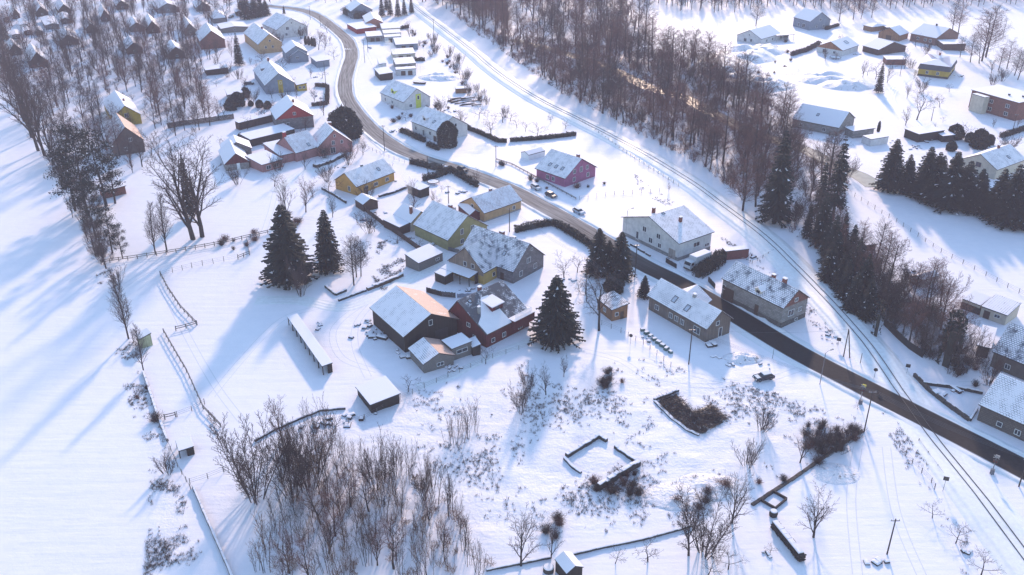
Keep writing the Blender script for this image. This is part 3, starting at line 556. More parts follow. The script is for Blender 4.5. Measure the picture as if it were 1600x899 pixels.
house('the grey block house', 'long pale block house with a dark red gable, small dormer and brown garage door', 'house', (1126.6,436.7), (1224,484.5), (1256,462.5), 5.0, 3.4, w_blk, R_patch2, plinth=(1.2, c_('grey_plinth', (0.13, 0.12, 0.12), 'stone')), gable=(w_brick, 5.0), chim=[(.52, .55, 1.5, brickc, .45), (.18, .55, 1.2, brickc, .4)], dorm=[(.15, .12, 1.8, 1.1, w_cream, snow)],
      wins=[('E', .35, 3.0, 1.8, 1.4), ('E', .72, 3.0, 1.0, 1.0), ('E', .62, .6, .8, .5), ('E', .5, 6.0, 1.0, .8), ('N', .03, 3.2, .9, 1.0)], doors=[('N', .12, 3.2, 3.4, doorb, 'garage_door'), ('N', .6, 1.1, 2.8, doorb)])
house('the brown timber house', 'long brown timber house with two roof windows beside the dark road', 'house', (1010,463), (1104,517), (1139,496), 3.4, 3.4, c_('grey_brown_timber', (0.17, 0.13, 0.11), 'planks'), R_tile, oh=.5, sky=[(-.25, .45, 1.0, 1.5), (.2, .38, 1.0, 1.5)], chim=[(.15, .48, 1.0, concrete, .35)],
      wins=[('N', .4, 1.7, 1.0, 1.2), ('N', .5, 1.7, 1.0, 1.2), ('N', .6, 1.7, 1.0, 1.2), ('N', .15, 1.7, 1.2, 1.1), ('E', .45, 3.8, .9, .9), ('E', .6, 1.2, .9, 2.2), ('N', .85, 1.8, 1.8, 1.6)])
house(None, 'short cross wing with a sunlit slope on the road side of the brown timber house', 'house', (1096,484), (1113,470), (1066,452), 3.0, 2.8, c_('grey_brown_timber2', (0.17, 0.13, 0.11), 'planks'), R_tile, name='house_wing')
house('the orange timber cabin', 'small orange-brown timber cabin with thin snow behind a bare tree', 'cabin', (931,466), (956,486), (978,474), 3.0, .7, w_log, R_patch2, mono=True, name='cabin', wins=[('E', .3, 1.6, .8, .8), ('N', .5, 1.6, 1.0, .9)], doors=[('E', .65, .9, 2.0, doorb)])
# --- garages and kiosks in the village centre
GL = [((570,50),(573,58),(597,55),'grey garage nearest the road in the top garage rows', w_blk), ((593,37),(596.5,46),(625,42.6),'highest of the three stacked garage roofs at the top', w_cream), ((597,48),(599,53.5),(626,50),'middle of the three stacked garage roofs at the top', w_white),
      ((599,55),(600.5,59),(626,56),'lowest of the three stacked garage roofs, white front in shade', w_white), ((614,60),(618,71),(652,66.5),'wide garage block with a long smooth snow roof right of the grey garage', w_blue), ((610,77),(613.5,86),(648,81.5),'garage block with smoke drifting over its roof', w_cream),
      ((613.5,92),(618,102),(648.5,97),'garage block with a dark lower edge just below the smoking one', w_blk), ((617,106),(618.5,110),(649,105),'lowest garage row with a white front and two dark doors', w_white), ((589,92),(592,101),(603,98),'small square kiosk between road and garage rows', w_white)]
for a, b_, c2, lab, m in GL: house(None, lab, 'garage', a, b_, c2, 2.6, .2, m, R_full, mono=True, name='garage', oh=.15, doors=[('E', .35, 2.0, 2.1, doorb, 'garage_door'), ('E', .7, 2.0, 2.1, doorb, 'garage_door')] if 'kiosk' not in lab else [])
LAND.append((632, 80, 'the garage rows'))
house('the dark garden house', 'dark timber garden house with white roof nearest the lime-striped house', 'garden house', (584,108), (592.7,117.5), (613.5,114), 2.8, .4, darkw, R_full, mono=True, name='garden_house')
house('the low red shed', 'low red shed with a long white roof beside the road bend', 'shed', (541,38), (557,47), (580,39), 2.2, .4, w_bred, R_full, mono=True, name='shed')
house('the salmon workshop', 'salmon pink workshop with a wide gable near the top of the road', 'workshop', (566,26), (571,37), (597,32), 3.0, 2.4, c_('salmon', (0.42, 0.17, 0.13)), R_full, name='workshop', wins=[('E', .5, 1.6, 1.2, .8)])
house('the big pale roof at the top', 'large pale blue snowy roof rising behind dark conifers at the top', 'house', (538,12), (548,19), (573,10), 4.0, 4.0, w_blue, R_full)
# --- cottages of the allotments, top left
AL = [((14,17),(19,25),(32,24),'brown A-frame cottage, leftmost in the allotment rows',brownw,3.6),((48,10),(55,21),(76,19),'dark A-frame cottage with a chimney in the allotment rows',darkw,3.6),((84,8),(91,18),(112,16),'dark A-frame cottage right of the chimneyed one',darkw,3.6),((27,30),(30,40),(44,38),'flat-roofed white allotment hut in the middle row',w_white,.5),
      ((62,28),(70,41),(93,38),'wide allotment hut with a square snow roof',w_grey,.8),((90,22),(94,32),(110,30),'small allotment hut beside a dark conifer',darkw,1.0),((15,48),(18,56),(31,53),'low snow-covered hut at the left end of the front allotment row',w_grey,.4),((34,44),(37,50),(50,47),'low brown hut, second in the front allotment row',brownw,.5),((52,43),(56,50),(67,48),'low dark hut, third in the front allotment row',darkw,.5),
      ((152,18),(157,29),(173,27),'steep dark tent-shaped cottage among bare trees',darkw,4.5),((222,34),(228,47),(250,44),'cottage with a white left slope and dark right slope',darkw,4.2),((280,38),(287,50),(306,45),'cottage with one pale snow slope above the reddish trees',greyw,4.2),((86,52),(92,66),(124,62),'brown hipped cottage deep in bare trees',brownw,3.2),((36,84),(45,100),(76,97),'rust-brown gabled cottage hidden by trees at the left',brownw,4.5),
      ((236,6),(245,16),(280,12),'wide pale-roofed hall at the very top left',w_grey,3.2),((330,20),(334,27),(352,24),'pale-roofed little house above the parked cars',w_grey,2.0),((365,14),(368,20),(378,18),'tiny snow-roofed shed near the dark conifers',darkw,.6),((1,20),(5,30),(14,27),'shed cut by the left edge of the picture',darkw,1.0)]
for a, b_, c2, lab, m, rs in AL: house(None, lab, 'cottage', a, b_, c2, 2.2, rs, m, R_full if rs < 3 else R_tile, name='cottage', wins=[('E', .5, 1.4, .9, .9)])
LAND.append((60, 25, 'the allotment cottages'))
house('the small flat shed left of the road', 'long low shed with a white top behind the round bushes', 'shed', (317,105), (321,111), (355,104), 2.3, .3, darkw, R_full, mono=True, name='shed')
house('the grey shed by the dark car', 'small grey shed with bluish snow roof near a dark parked car', 'shed', (351,141), (355,150), (378,143), 2.5, .5, greyw, R_full, mono=True, name='shed')
# --- right-hand settlement
house('the blue-grey modern house', 'blue-grey modern house with a plain steep roof at the top right', 'house', (1239,27.5), (1265.8,35), (1292,30), 4.6, 4.6, w_blue, R_full, wins=[('N', .35, 1.8, 1.4, 1.6), ('N', .65, 1.8, 2.2, 2.0), ('E', .35, 1.8, 1.1, 1.4), ('E', .5, 5.4, 1.3, 1.4), ('E', .7, 1.8, 1.1, 1.4)])
house('the white bungalow', 'long white bungalow with a covered terrace at its right end', 'bungalow', (1221,53), (1189.7,62), (1158.8,53), 2.9, 3.6, w_white, R_full, name='bungalow', wins=[('E', .4, 1.6, 1.2, 1.4), ('E', .65, 1.4, 1.6, 1.6), ('N', .4, 1.5, 1.3, 1.2), ('N', .7, 1.5, 1.3, 1.2), ('E', .5, 4.2, .7, .7)])
house(None, 'open terrace roof on posts at the right end of the white bungalow', 'terrace', (1214,57), (1242,55), (1230,49), 2.7, .2, w_white, R_full, mono=True, open_=True, name='terrace_roof')
house('the orange-gabled cottage', 'white cottage with an orange boarded gable and a panel on its roof', 'cottage', (1343,71), (1317,80), (1284.5,70), 2.8, 3.4, w_white, R_full, gable=(c_('orange_boards', (0.36, 0.15, 0.08), 'planks'), 2.8), name='cottage', wins=[('E', .3, 1.5, 1.2, 1.2), ('E', .7, 1.5, 1.6, 1.6)], sky=[(-.2, .55, 2.4, 2.0)])
house('the brown-gabled cottage', 'cottage with a brown gable to the right of the orange-gabled one', 'cottage', (1347,72), (1373,79), (1401,69), 2.6, 3.0, brownw, R_full, name='cottage')
house(None, 'small orange shed with white hipped roof behind the row of cottages', 'shed', (1348,40), (1363,43.5), (1378,38.5), 2.4, 1.2, w_log, R_full, name='shed', hip=2)
house(None, 'tiny dark shed right of the small orange shed', 'shed', (1378,40), (1385,44), (1398,39.5), 2.2, .3, darkw, R_full, mono=True, name='shed')
house('the orange garage house', 'low orange-brown house with a wide garage door in its gable', 'house', (1421,52), (1406,56.5), (1382,48), 2.8, 3.2, w_log, R_full, doors=[('E', .5, 3.0, 2.2, doorb, 'garage_door')])
house('the brown villa', 'dark brown villa with snowy roof and solar panels', 'house', (1422,53), (1463,61), (1486,51), 3.6, 4.0, c_('brown_plaster', (0.20, 0.10, 0.08)), R_full, wins=[('N', .3, 2.0, 1.3, 1.3), ('N', .6, 2.0, 1.3, 1.3), ('N', .8, 2.0, 1.3, 1.3)], chim=[(.0, .5, 1.2, fascia, .4)])
house(None, 'low brown annex with white roof at the right end of the brown villa', 'annex', (1464,63), (1474,70), (1497,62), 2.8, .5, brownw, R_full, mono=True, name='annex')
house('the red-brown garden shed', 'long reddish shed with a flat white roof between bare trees', 'shed', (1379,88), (1385,94), (1407,86), 2.4, .3, w_brick, R_full, mono=True, name='shed')
house('the yellow villa', 'yellow villa with a dark slate mansard band and hipped snow roof', 'villa', (1434,107), (1484,113), (1507,99), 3.4, .01, w_gold, R_full, name='villa', mono=True, plinth=(.9, fascia), wins=[('N', .3, 2.0, 1.1, 1.3), ('N', .65, 2.0, 1.1, 1.3), ('E', .4, 2.0, 1.1, 1.3), ('E', .75, 2.0, 1.1, 1.3)])
V = C.objects[-1]
def mansard():
    v = [o for o in C.objects if o.get('label', '').startswith('yellow villa')][0]
    w_ = [c for c in v.children if c.name.startswith('roof')][0]; xs_ = [p.co.x for p in w_.data.vertices]; ys_ = [p.co.y for p in w_.data.vertices]; X, Y = max(xs_), max(ys_)
    mb = MB(); k = .6; mb.hexa([(-X-.1, -Y-.1, 3.3), (X+.1, -Y-.1, 3.3), (X+.1, Y+.1, 3.3), (-X-.1, Y+.1, 3.3), (-X+k, -Y+k, 5.6), (X-k, -Y+k, 5.6), (X-k, Y-k, 5.6), (-X+k, Y-k, 5.6)]); mb.build('mansard', w_mans, v)
    mb = MB(); z = 5.62; h = Y*.8; R0, R1 = (-X+Y, 0, z+2.4), (X-Y, 0, z+2.4); A, B, D, E = (-X-.1, -Y-.1, z), (X+.1, -Y-.1, z), (X+.1, Y+.1, z), (-X-.1, Y+.1, z)
    mb.face([A, B, R1, R0]); mb.face([D, E, R0, R1]); mb.face([B, D, R1]); mb.face([E, A, R0]); mb.face([E, D, B, A]); mb.build('hipped_roof', R_full, v)
    mb = MB(); mb.box(-.4, .4, -.35, .35, z+1.5, z+3.4); mb.build('chimney', brickc, v)
mansard()
house('the flat-roofed brick house', 'two-storey brick house with a pale stair bay and flat snow roof', 'house', (1517,141), (1592,162), 16.0, 7.0, .3, w_brick, R_full, mono=True, chim=[(.2, .35, .9, fascia, .35), (.6, .5, .9, fascia, .35)], wins=[('N', .45, 4.8, 1.6, 1.3), ('N', .8, 4.8, 1.6, 1.3), ('N', .45, 1.8, 1.6, 1.3), ('N', .8, 1.8, 1.6, 1.3)])
house(None, 'projecting pale stair bay with tall slit windows on the brick house', 'stair bay', (1527,146), (1547,152), -3.0, 6.6, .1, w_cream, R_full, mono=True, name='stair_bay', oh=.1, wins=[('N', .3, 3.6, .6, 3.5), ('N', .75, 3.6, .6, 3.5)])
house('the long barn house', 'long low house with one big blue-white roof slope behind the river trees', 'house', (1237,186.5), (1311,201), (1347,187), 3.0, 4.2, w_blk, R_full, wins=[('N', .2, 1.5, 1.2, 1.2), ('N', .7, 1.5, 1.2, 1.2), ('E', .5, 1.6, 1.2, 1.0)], sky=[(-.1, .5)])
house(None, 'white-roofed lean-to at the right end of the long low house', 'lean-to', (1319,199), (1333,206), (1354,196), 2.6, .5, w_blk, R_full, mono=True, name='lean_to')
house('the dark timber carport', 'dark timber carport with a flat snow roof beside the snowy lane', 'carport', (1413,202), (1436,211), (1468,202), 3.0, .2, darkw, R_full, mono=True, name='carport', oh=.2)
house(None, 'small dark shed right of the timber carport', 'shed', (1463,208), (1473,214), (1482,207), 2.2, .4, darkw, R_full, mono=True, name='shed')
house('the white caravan-like shed', 'white boxy shed near the end of the snowy lane', 'shed', (1347,213), (1361,219), (1381,212), 2.4, .2, w_white, R_full, mono=True, name='shed', oh=.05)
house('the house behind the spruce row', 'pale gabled house looking over the dark spruce row at the right edge', 'house', (1604,250), (1558,267), (1521,242), 3.2, 3.6, w_cream, R_tile, frame=doorb, wins=[('E', .5, 3.4, 1.6, 1.4)], chim=[(-.2, .5, 1.2, brickc, .4)], sky=[(-.2, .4)])
house('the ribbed greenhouse', 'small ribbed greenhouse with snow on its roof on the open slope', 'greenhouse', (1468,432), (1440,441), (1431,430), 1.7, .8, c_('greenhouse_sheet', (0.42, 0.46, 0.47), 'planks'), R_full, name='greenhouse', oh=.05)
house('the low right sheds', 'low cream shed with a ribbed grey roof and small dark window', 'shed', (1532.6,480), (1574,495), (1588,478), 2.5, .9, w_cream, R_seam, mono=True, name='shed', oh=.15, wins=[('N', .65, 1.6, 1.2, .7)], doors=[('N', .25, 1.4, 2.0, doorb)])
house(None, 'open-fronted shed joined to the left end of the low cream shed', 'shed', (1503,468), (1532,479), (1541,466), 2.3, .6, w_cream, R_full, mono=True, name='shed', oh=.1, doors=[('N', .6, 5.2, 1.7, fascia)])  # dark panel painted in for the shade of the open front, no real door
house('the grey-roofed farmhouse', 'dark farmhouse with a broad patchy grey roof cut by the right edge', 'house', (1549,551), (1640,588), 11.5, 3.4, 5.0, c_('dark_farm_wall', (0.12, 0.10, 0.09)), R_patch2, wins=[('N', .3, 1.5, 1, 1)])
house(None, 'flat snow-covered annex on the left of the grey-roofed farmhouse', 'annex', (1525,540), (1549,546), (1560,516), 2.6, .3, darkw, R_full, mono=True, name='annex')
house('the stone farmhouse', 'stone farmhouse with a tiled snowy roof at the right edge by the road', 'house', (1528,633), (1650,688), 13.0, 3.4, 4.6, c_('dark_stone', (0.12, 0.10, 0.095), 'stone'), R_tile, wins=[('N', .55, 1.3, 1.0, 1.0), ('N', .3, 1.3, .9, .9), ('N', .8, 1.3, .9, .9)], oh=.4)
house('the tiny field hut', 'tiny low hut with a tilted snow roof on the open slope behind bare shrubs', 'hut', (1338,372), (1353,385), (1366,379), 1.6, .3, darkw, R_full, mono=True, name='hut')

house('the leaning hut', 'tiny snow-roofed hut standing among bare trees beside the brown river', 'hut', (938,128), (946,134), (962,129), 2.0, 1.6, darkw, R_full, name='hut')

for a, b_, c2, lab, m, rs in [((196,34),(202,44),(224,39),'low snow-roofed cottage in the bare wood right of the tent-shaped cottage',greyw,2.4),((338,38),(345,46),(386,40),'long low snow-covered building behind the parked village cars',greyw,.8),((128,36),(134,46),(152,43),'small snow-roofed cottage in the bare wood left of the tent-shaped cottage',brownw,2.6),((190,66),(197,78),(222,73),'brown cottage hidden in the wood above the mustard yellow house',brownw,3.0),((8,70),(14,80),(34,77),'dark cottage hidden in bare trees near the left edge',darkw,3.0),((255,74),(262,86),(288,80),'cottage under reddish trees left of the long flat shed',brownw,3.2),((300,4),(306,13),(328,9),'snow-roofed house at the very top above the russet gable',w_grey,3.0),((176,2),(181,10),(200,7),'small cottage at the very top left of the wide hall',darkw,3.0)]: house(None, lab, 'cottage', a, b_, c2, 2.4, rs, m, R_full, name='cottage', wins=[('E', .5, 1.4, .9, .9)])
# ------------------------------------------------------------------ vegetation
rng = random.Random(7)
def infoot(x, y, m):
    for (cx, cy, hl, hw, rz) in FOOT:
        dx, dy = x-cx, y-cy
        if abs(dx)+abs(dy) > 60: continue
        u = dx*math.cos(rz)+dy*math.sin(rz); v = -dx*math.sin(rz)+dy*math.cos(rz)
        if abs(u) < hl+m and abs(v) < hw+m: return True
    return False
ROADC, RAILC = ROAD[::3]+[ROAD[-1]], RAIL[::3]+[RAIL[-1]]
def blocked(x, y, m=1.5, rm=5.5): return infoot(x, y, m) or dist_path(x, y, ROADC) < rm or dist_path(x, y, RAILC) < 4.6
def near(x, y):
    px, py = PX((x, y, 0)); best = min(LAND, key=lambda l: math.hypot(l[0]-px, 1.3*(l[1]-py))); dx, dy = px-best[0], (py-best[1])*1.3
    if abs(dx) > abs(dy): return ('left of ' if dx < 0 else 'right of ')+best[2]
    return ('behind ' if dy < 0 else 'in front of ')+best[2]
USED = {}
def ulabel(base, x, y, alts=('', 'smaller ', 'taller ', 'leaning ')):
    l = base+' '+near(x, y); return l
def wander(r, p, d, L, n, bend, up=0.0):
    pts = [Vector(p)]; d = Vector(d).normalized()
    for k in range(n):
        d = (d+Vector((r.uniform(-bend, bend), r.uniform(-bend, bend), r.uniform(-bend, bend)+up))).normalized(); pts.append(pts[-1]+d*(L/n))
    return pts, d
def child_dir(r, d, ang, az=None):
    d = d.normalized(); up = Vector((0,0,1)) if abs(d.z) < 0.9 else Vector((1,0,0)); x = d.cross(up).normalized(); y = x.cross(d); a = az if az is not None else r.uniform(0, 6.283)
    return d*math.cos(ang)+(x*math.cos(a)+y*math.sin(a))*math.sin(ang)
def branch(r, mt, mc, p, d, L, rad_, lev, cfg):
    nseg = (5, 4, 3, 2, 1)[min(lev, 4)]; pts, de = wander(r, p, d, L, nseg, cfg['bend'], cfg['up'][min(lev, len(cfg['up'])-1)])
    tip = rad_*(0.3 if lev < 3 else 0.5); rs = [rad_+(tip-rad_)*k/nseg for k in range(nseg+1)]
    (mt if lev < cfg['tl'] else mc).tube(pts, rs, (7, 5, 4, 3, 3)[min(lev, 4)])
    if lev >= cfg['depth']: return
    nc = cfg['n'][lev]; t0 = cfg['t0'][lev]; ang = cfg['ang'][lev]; ratio = cfg['len'][lev]
    az = r.uniform(0, 6.28)
    for k in range(nc):
        t = t0+(1-t0)*((k+r.random()*0.8)/nc); f = t*nseg; i = min(int(f), nseg-1); q = pts[i].lerp(pts[i+1], f-i); dd = (pts[i+1]-pts[i])
        az += 2.4+r.uniform(-.5, .5); env = 1-cfg['env']*t if lev == 0 else 1-0.35*t
        branch(r, mt, mc, q, child_dir(r, dd, ang*r.uniform(.75, 1.25), az), L*ratio*env*r.uniform(.75, 1.15), max(0.021, rs[i]*cfg['rr']), lev+1, cfg)
CFG = {
 'oak': dict(n=(7,7,6,6), t0=(.28,.25,.2,.1), ang=(.75,.7,.7,.7), len=(.68,.52,.5,.5), rr=.52, bend=.14, up=(.02,.06,.03,0), depth=4, tl=2, env=.25, r=.030),
 'fan': dict(n=(9,6,6,5), t0=(.12,.2,.2,.1), ang=(.45,.5,.6,.6), len=(.80,.5,.5,.5), rr=.55, bend=.09, up=(.02,.08,.05,0), depth=4, tl=2, env=.25, r=.028),
 'alder': dict(n=(36,8,7), t0=(.22,.15,.1), ang=(1.0,.75,.8), len=(.42,.5,.5), rr=.34, bend=.05, up=(.04,.08,.02), depth=3, tl=1, env=.62, r=.016),
 'poplar': dict(n=(38,8,6), t0=(.15,.15,.1), ang=(.55,.5,.6), len=(.36,.5,.5), rr=.36, bend=.05, up=(.04,.12,.05), depth=3, tl=1, env=.7, r=.014),
 'fruit': dict(n=(6,6,5,4), t0=(.3,.2,.2,.1), ang=(1.0,.8,.8,.8), len=(.8,.55,.5,.5), rr=.55, bend=.22, up=(.02,.03,.02,0), depth=3, tl=2, env=.2, r=.03)}
def proto(name, kind, seed, h, tm=None, cm=None):
    r = random.Random(seed); cfg = CFG[kind]; mt, mc = MB(), MB(); branch(r, mt, mc, (0, 0, -0.3), (r.uniform(-.05, .05), r.uniform(-.05, .05), 1), h, h*cfg['r'], 0, cfg)
    top = max(v[2] for v in mc.v)
    return (name, [('trunk', mt.mesh(name+'_trunk', [tm or bark])), ('crown', mc.mesh(name+'_crown', [cm or twig]))], top)
def proto_multi(name, seed, h, stems, spread, cm=None, tilt=.35, sub=(8, 5), lean=1.0, rad_=.07):
    r = random.Random(seed); mt, mc = MB(), MB(); cfg = dict(n=(sub[0], sub[1], 4), t0=(.25, .2, .1), ang=(.45, .5, .6), len=(.36, .45, .5), rr=.5, bend=.09, up=(.03, .08, .04), depth=2 if len(sub) < 3 else 3, tl=1, env=.4)
    for k in range(stems):
        a = r.uniform(0, 6.283); q = r.random()**.7; p = (math.cos(a)*spread*q, math.sin(a)*spread*q, -0.2); ti = tilt*(q*.8+.2)*r.uniform(.5, 1.2)
        branch(r, mt, mc, p, (math.cos(a)*ti, math.sin(a)*ti, 1), h*r.uniform(.6, 1.0), rad_*r.uniform(.6, 1.1), 0, cfg)
    return (name, [('trunk', mt.mesh(name+'_stems', [bark])), ('crown', mc.mesh(name+'_crown', [cm or twig]))], max(v[2] for v in mc.v))
def proto_conifer(name, seed, h, w, dens=1.0, z0=.06, droop=.35, bare=0.0, sparse=0.0):
    r = random.Random(seed); mt, mc = MB(), MB(); mt.tube([(0, 0, -.3), (0, 0, h*.6), (0, 0, h*.97)], [h*.016+.05, h*.009+.03, .02], 7)
    nl = int(h*2.1)
    for i in range(nl):
        t = (i+r.random())/nl; z = h*(z0+(1-z0)*t); R = w/2*((1-t)**.85)*r.uniform(.78, 1.15)+.12; nb = max(4, int((7+R*4.2)*dens))
        if r.random() < sparse: continue
        a0 = r.uniform(0, 6.28)
        for k in range(nb):
            a = a0+6.283*k/nb+r.uniform(-.25, .25); Rk = R*r.uniform(.62, 1.12); ca, sa = math.cos(a), math.sin(a); ns = max(2, int(Rk/.55))
            for s in range(ns):
                u0 = Rk*(s/ns)*(.85)+.05; u1 = u0+Rk/ns*1.5; zz = z-droop*u0**1.15*.55+.1*R; z1 = z-droop*u1**1.15*.55+.1*R; wd = .17+.20*(1-s/ns)*min(1, Rk/2)+.06
                for sg in (-1, 1):
                    j = r.uniform(-.18, .18); hang = r.uniform(.12, .42)
                    P0 = (ca*u0, sa*u0, zz); P1 = (ca*u1, sa*u1, z1); P2 = (ca*(u1*.8+u0*.2)-sa*sg*(wd+j), sa*(u1*.8+u0*.2)+ca*sg*(wd+j), (z1+zz)/2-hang)
                    mc.v += [P0, P1, P2]; n_ = len(mc.v); mc.f.append((n_-3, n_-2, n_-1)); mc.m.append(1 if r.random() < .012 else 0)
    return (name, [('trunk', mt.mesh(name+'_trunk', [bark])), ('crown', mc.mesh(name+'_crown', [needle, snow]))], h)
def leafblob(r, mc, fn, n, s):
    for _ in range(n):
        p = Vector(fn(r)); q = [p+Vector((r.gauss(0, s), r.gauss(0, s), r.gauss(0, s))) for _ in range(3)]; mc.v += [tuple(v) for v in q]; k = len(mc.v); mc.f.append((k-3, k-2, k-1)); mc.m.append(1 if r.random() < .02 else 0)
def proto_pine(name, seed, h, w):
    r = random.Random(seed); mt, mc = MB(), MB(); pts, _ = wander(r, (0, 0, -.3), (0, 0, 1), h*.95, 5, .05); mt.tube(pts, [h*.022, h*.018, h*.014, h*.01, .07, .04], 7)
    for k in range(17):
        t = .22+.78*k/17; z = h*t; R = w/2*(1.05-abs(t-.5)*1.1)*r.uniform(.6, 1.1); a = k*2.4; c = Vector((math.cos(a)*R, math.sin(a)*R, z+R*.15)); mt.tube([(0, 0, z-.4), tuple(c)], [.07, .03], 4)
        leafblob(r, mc, lambda r_: (c.x*r_.uniform(.55, 1.05)+r_.gauss(0, w*.09), c.y*r_.uniform(.55, 1.05)+r_.gauss(0, w*.09), c.z+r_.gauss(0, w*.06)), 230, .125)
    return (name, [('trunk', mt.mesh(name+'_trunk', [bark])), ('crown', mc.mesh(name+'_crown', [needle, snow]))], h)
def proto_thuja(name, seed, h, w, mat=None, pw=.7):
    r = random.Random(seed); mt, mc = MB(), MB(); mt.tube([(0, 0, -.3), (0, 0, h*.7)], [.15, .05], 6)
    def f(r_):
        z = r_.random()**1.15; a = r_.uniform(0, 6.28); R = w/2*math.sin(math.pi*min(1, .18+z*.82))**pw*r_.uniform(.55, 1.0)**.35*(1+.28*noise.noise(Vector((math.cos(a)*1.6, math.sin(a)*1.6, z*2.5+seed)))+.08*math.sin(a*3+z*5)); return (math.cos(a)*R, math.sin(a)*R, .1+z*h)
    leafblob(r, mc, f, int(2600+300*h*w/3), .17)
    return (name, [('trunk', mt.mesh(name+'_trunk', [bark])), ('crown', mc.mesh(name+'_crown', [mat or hedgem, mat or hedgem]))], h)
def proto_bush(name, seed, h, w, n=90, mat=None, snowy=0):
    r = random.Random(seed); mc = MB()
    for k in range(n):
        a = r.uniform(0, 6.28); ti = r.uniform(0, 1.15); d = Vector((math.cos(a)*math.sin(ti)*w/h, math.sin(a)*math.sin(ti)*w/h, math.cos(ti)*.9+.12)); q = r.random()*.25; L = h*r.uniform(.65, 1.05)
        pts, de = wander(r, (math.cos(a)*q*w, math.sin(a)*q*w, -.1), d, L, 3, .18, .02); mc.tube(pts, [.03, .022, .016, .011], 3)
        for j in range(7):
            i = r.choice((0, 1, 2)); p = pts[i].lerp(pts[i+1], r.random()); p2, _ = wander(r, p, child_dir(r, de, .8), L*.34, 1, .1); mc.tube(p2, [.017, .010], 3)
    return (name, [(None, mc.mesh(name, [mat or twig]))], max(v[2] for v in mc.v))
P_OAK = [proto('bare_tree', 'oak', s, 14) for s in (1, 2, 3)]; P_FAN = [proto('forked_tree', 'fan', s, 12) for s in (11, 12, 13)]
P_ALD = [proto('alder_tree', 'alder', s, 18, cm=twig_red if s % 2 else twig) for s in (21, 22, 23, 24)]; P_POP = [proto('slender_tree', 'poplar', s, 16) for s in (31, 32)]; P_FRU = [proto('fruit_tree', 'fruit', s, 4.6) for s in (41, 42, 43)]
P_RED = [proto('reddish_tree', k, s, 13, cm=twig_red) for k, s in (('fan', 14), ('oak', 5), ('fan', 16))]
P_SAP = [proto_multi('sapling_clump', s, 8, 5, .9, tilt=.16, sub=(8, 3), cm=twig_pale if s % 2 else twig, rad_=.05) for s in (51, 52, 53, 54)]; P_WIL = [proto_multi('willow_shrub', s, 6, 16, 1.0, tilt=.55, sub=(9, 5)) for s in (61, 62, 63)]
P_WILB = [proto_multi('willow_tree', s, 11, 13, 1.1, tilt=.5, sub=(10, 7, 1), rad_=.085) for s in (66, 67)]
P_SPR = [proto_conifer('spruce_tree', s, 18, 7.5) for s in (71, 72, 73)]; P_FIR = [proto_conifer('fir_tree', s, 14, 11, 1.15, z0=.05, droop=.22) for s in (81, 82)]; P_THIN = [proto_conifer('thin_spruce_tree', 75, 20, 6.5, .75, z0=.15, sparse=.25)]
P_PIN = [proto_pine('pine_tree', s, 14, 7) for s in (91, 92)]; P_THU = [proto_thuja('thuja_tree', 95, 5, 1.6)]; P_RND = [proto_thuja('evergreen_bush', 96, 3.4, 3.6, pw=.5)]; P_ARB = [proto_thuja('clipped_conifer', 97, 8.5, 7, pw=.6)]
P_BSH = [proto_bush('thorn_bush', s, 2.4, 1.6, 80, twig_red if s == 2 else twig) for s in (1, 2, 3)]
NPL = {}
def plant(protos, x, y, h=None, label='', cat='tree', group=None, rz=None, wide=1.0, pr=None):
    if protos is P_WIL and h and h > 6.6: protos = P_WILB
    p = pr or rng.choice(protos); s = (h/p[2]) if h else rng.uniform(.8, 1.15); loc = (x, y, gz(x, y)); rz = rng.uniform(0, 6.28) if rz is None else rz; NPL[p[0]] = NPL.get(p[0], 0)+1
    if p[1][0][0] is None:
        o = bpy.data.objects.new(p[0], p[1][0][1]); C.objects.link(o); o.location = loc; o.rotation_euler = (0, 0, rz); o.scale = (s*wide, s*wide, s); return tag(o, label, cat, group)
    t = thing(p[0], label, cat, loc, rz, group, (s*wide, s*wide, s))
    for n_, m in p[1]:
        o = bpy.data.objects.new(n_, m); C.objects.link(o); o.parent = t
    return t
def scatter(poly_px, spacing, mk, m=1.5, rm=5.5, jit=.45, avoid=None, minpy=None):
    P = gp(poly_px); x0, x1 = min(p[0] for p in P), max(p[0] for p in P); y0, y1 = min(p[1] for p in P), max(p[1] for p in P); out = []
    ny = int((y1-y0)/spacing)+1; nx_ = int((x1-x0)/spacing)+1
    for j in range(ny+1):
        for i in range(nx_+1):
            x = x0+(i+.5*(j % 2)+rng.uniform(-jit, jit))*spacing; y = y0+(j+rng.uniform(-jit, jit))*spacing
            if inpoly(x, y, P) and not blocked(x, y, m, rm) and not (avoid and avoid(x, y)): mk(x, y); out.append((x, y))
    return out
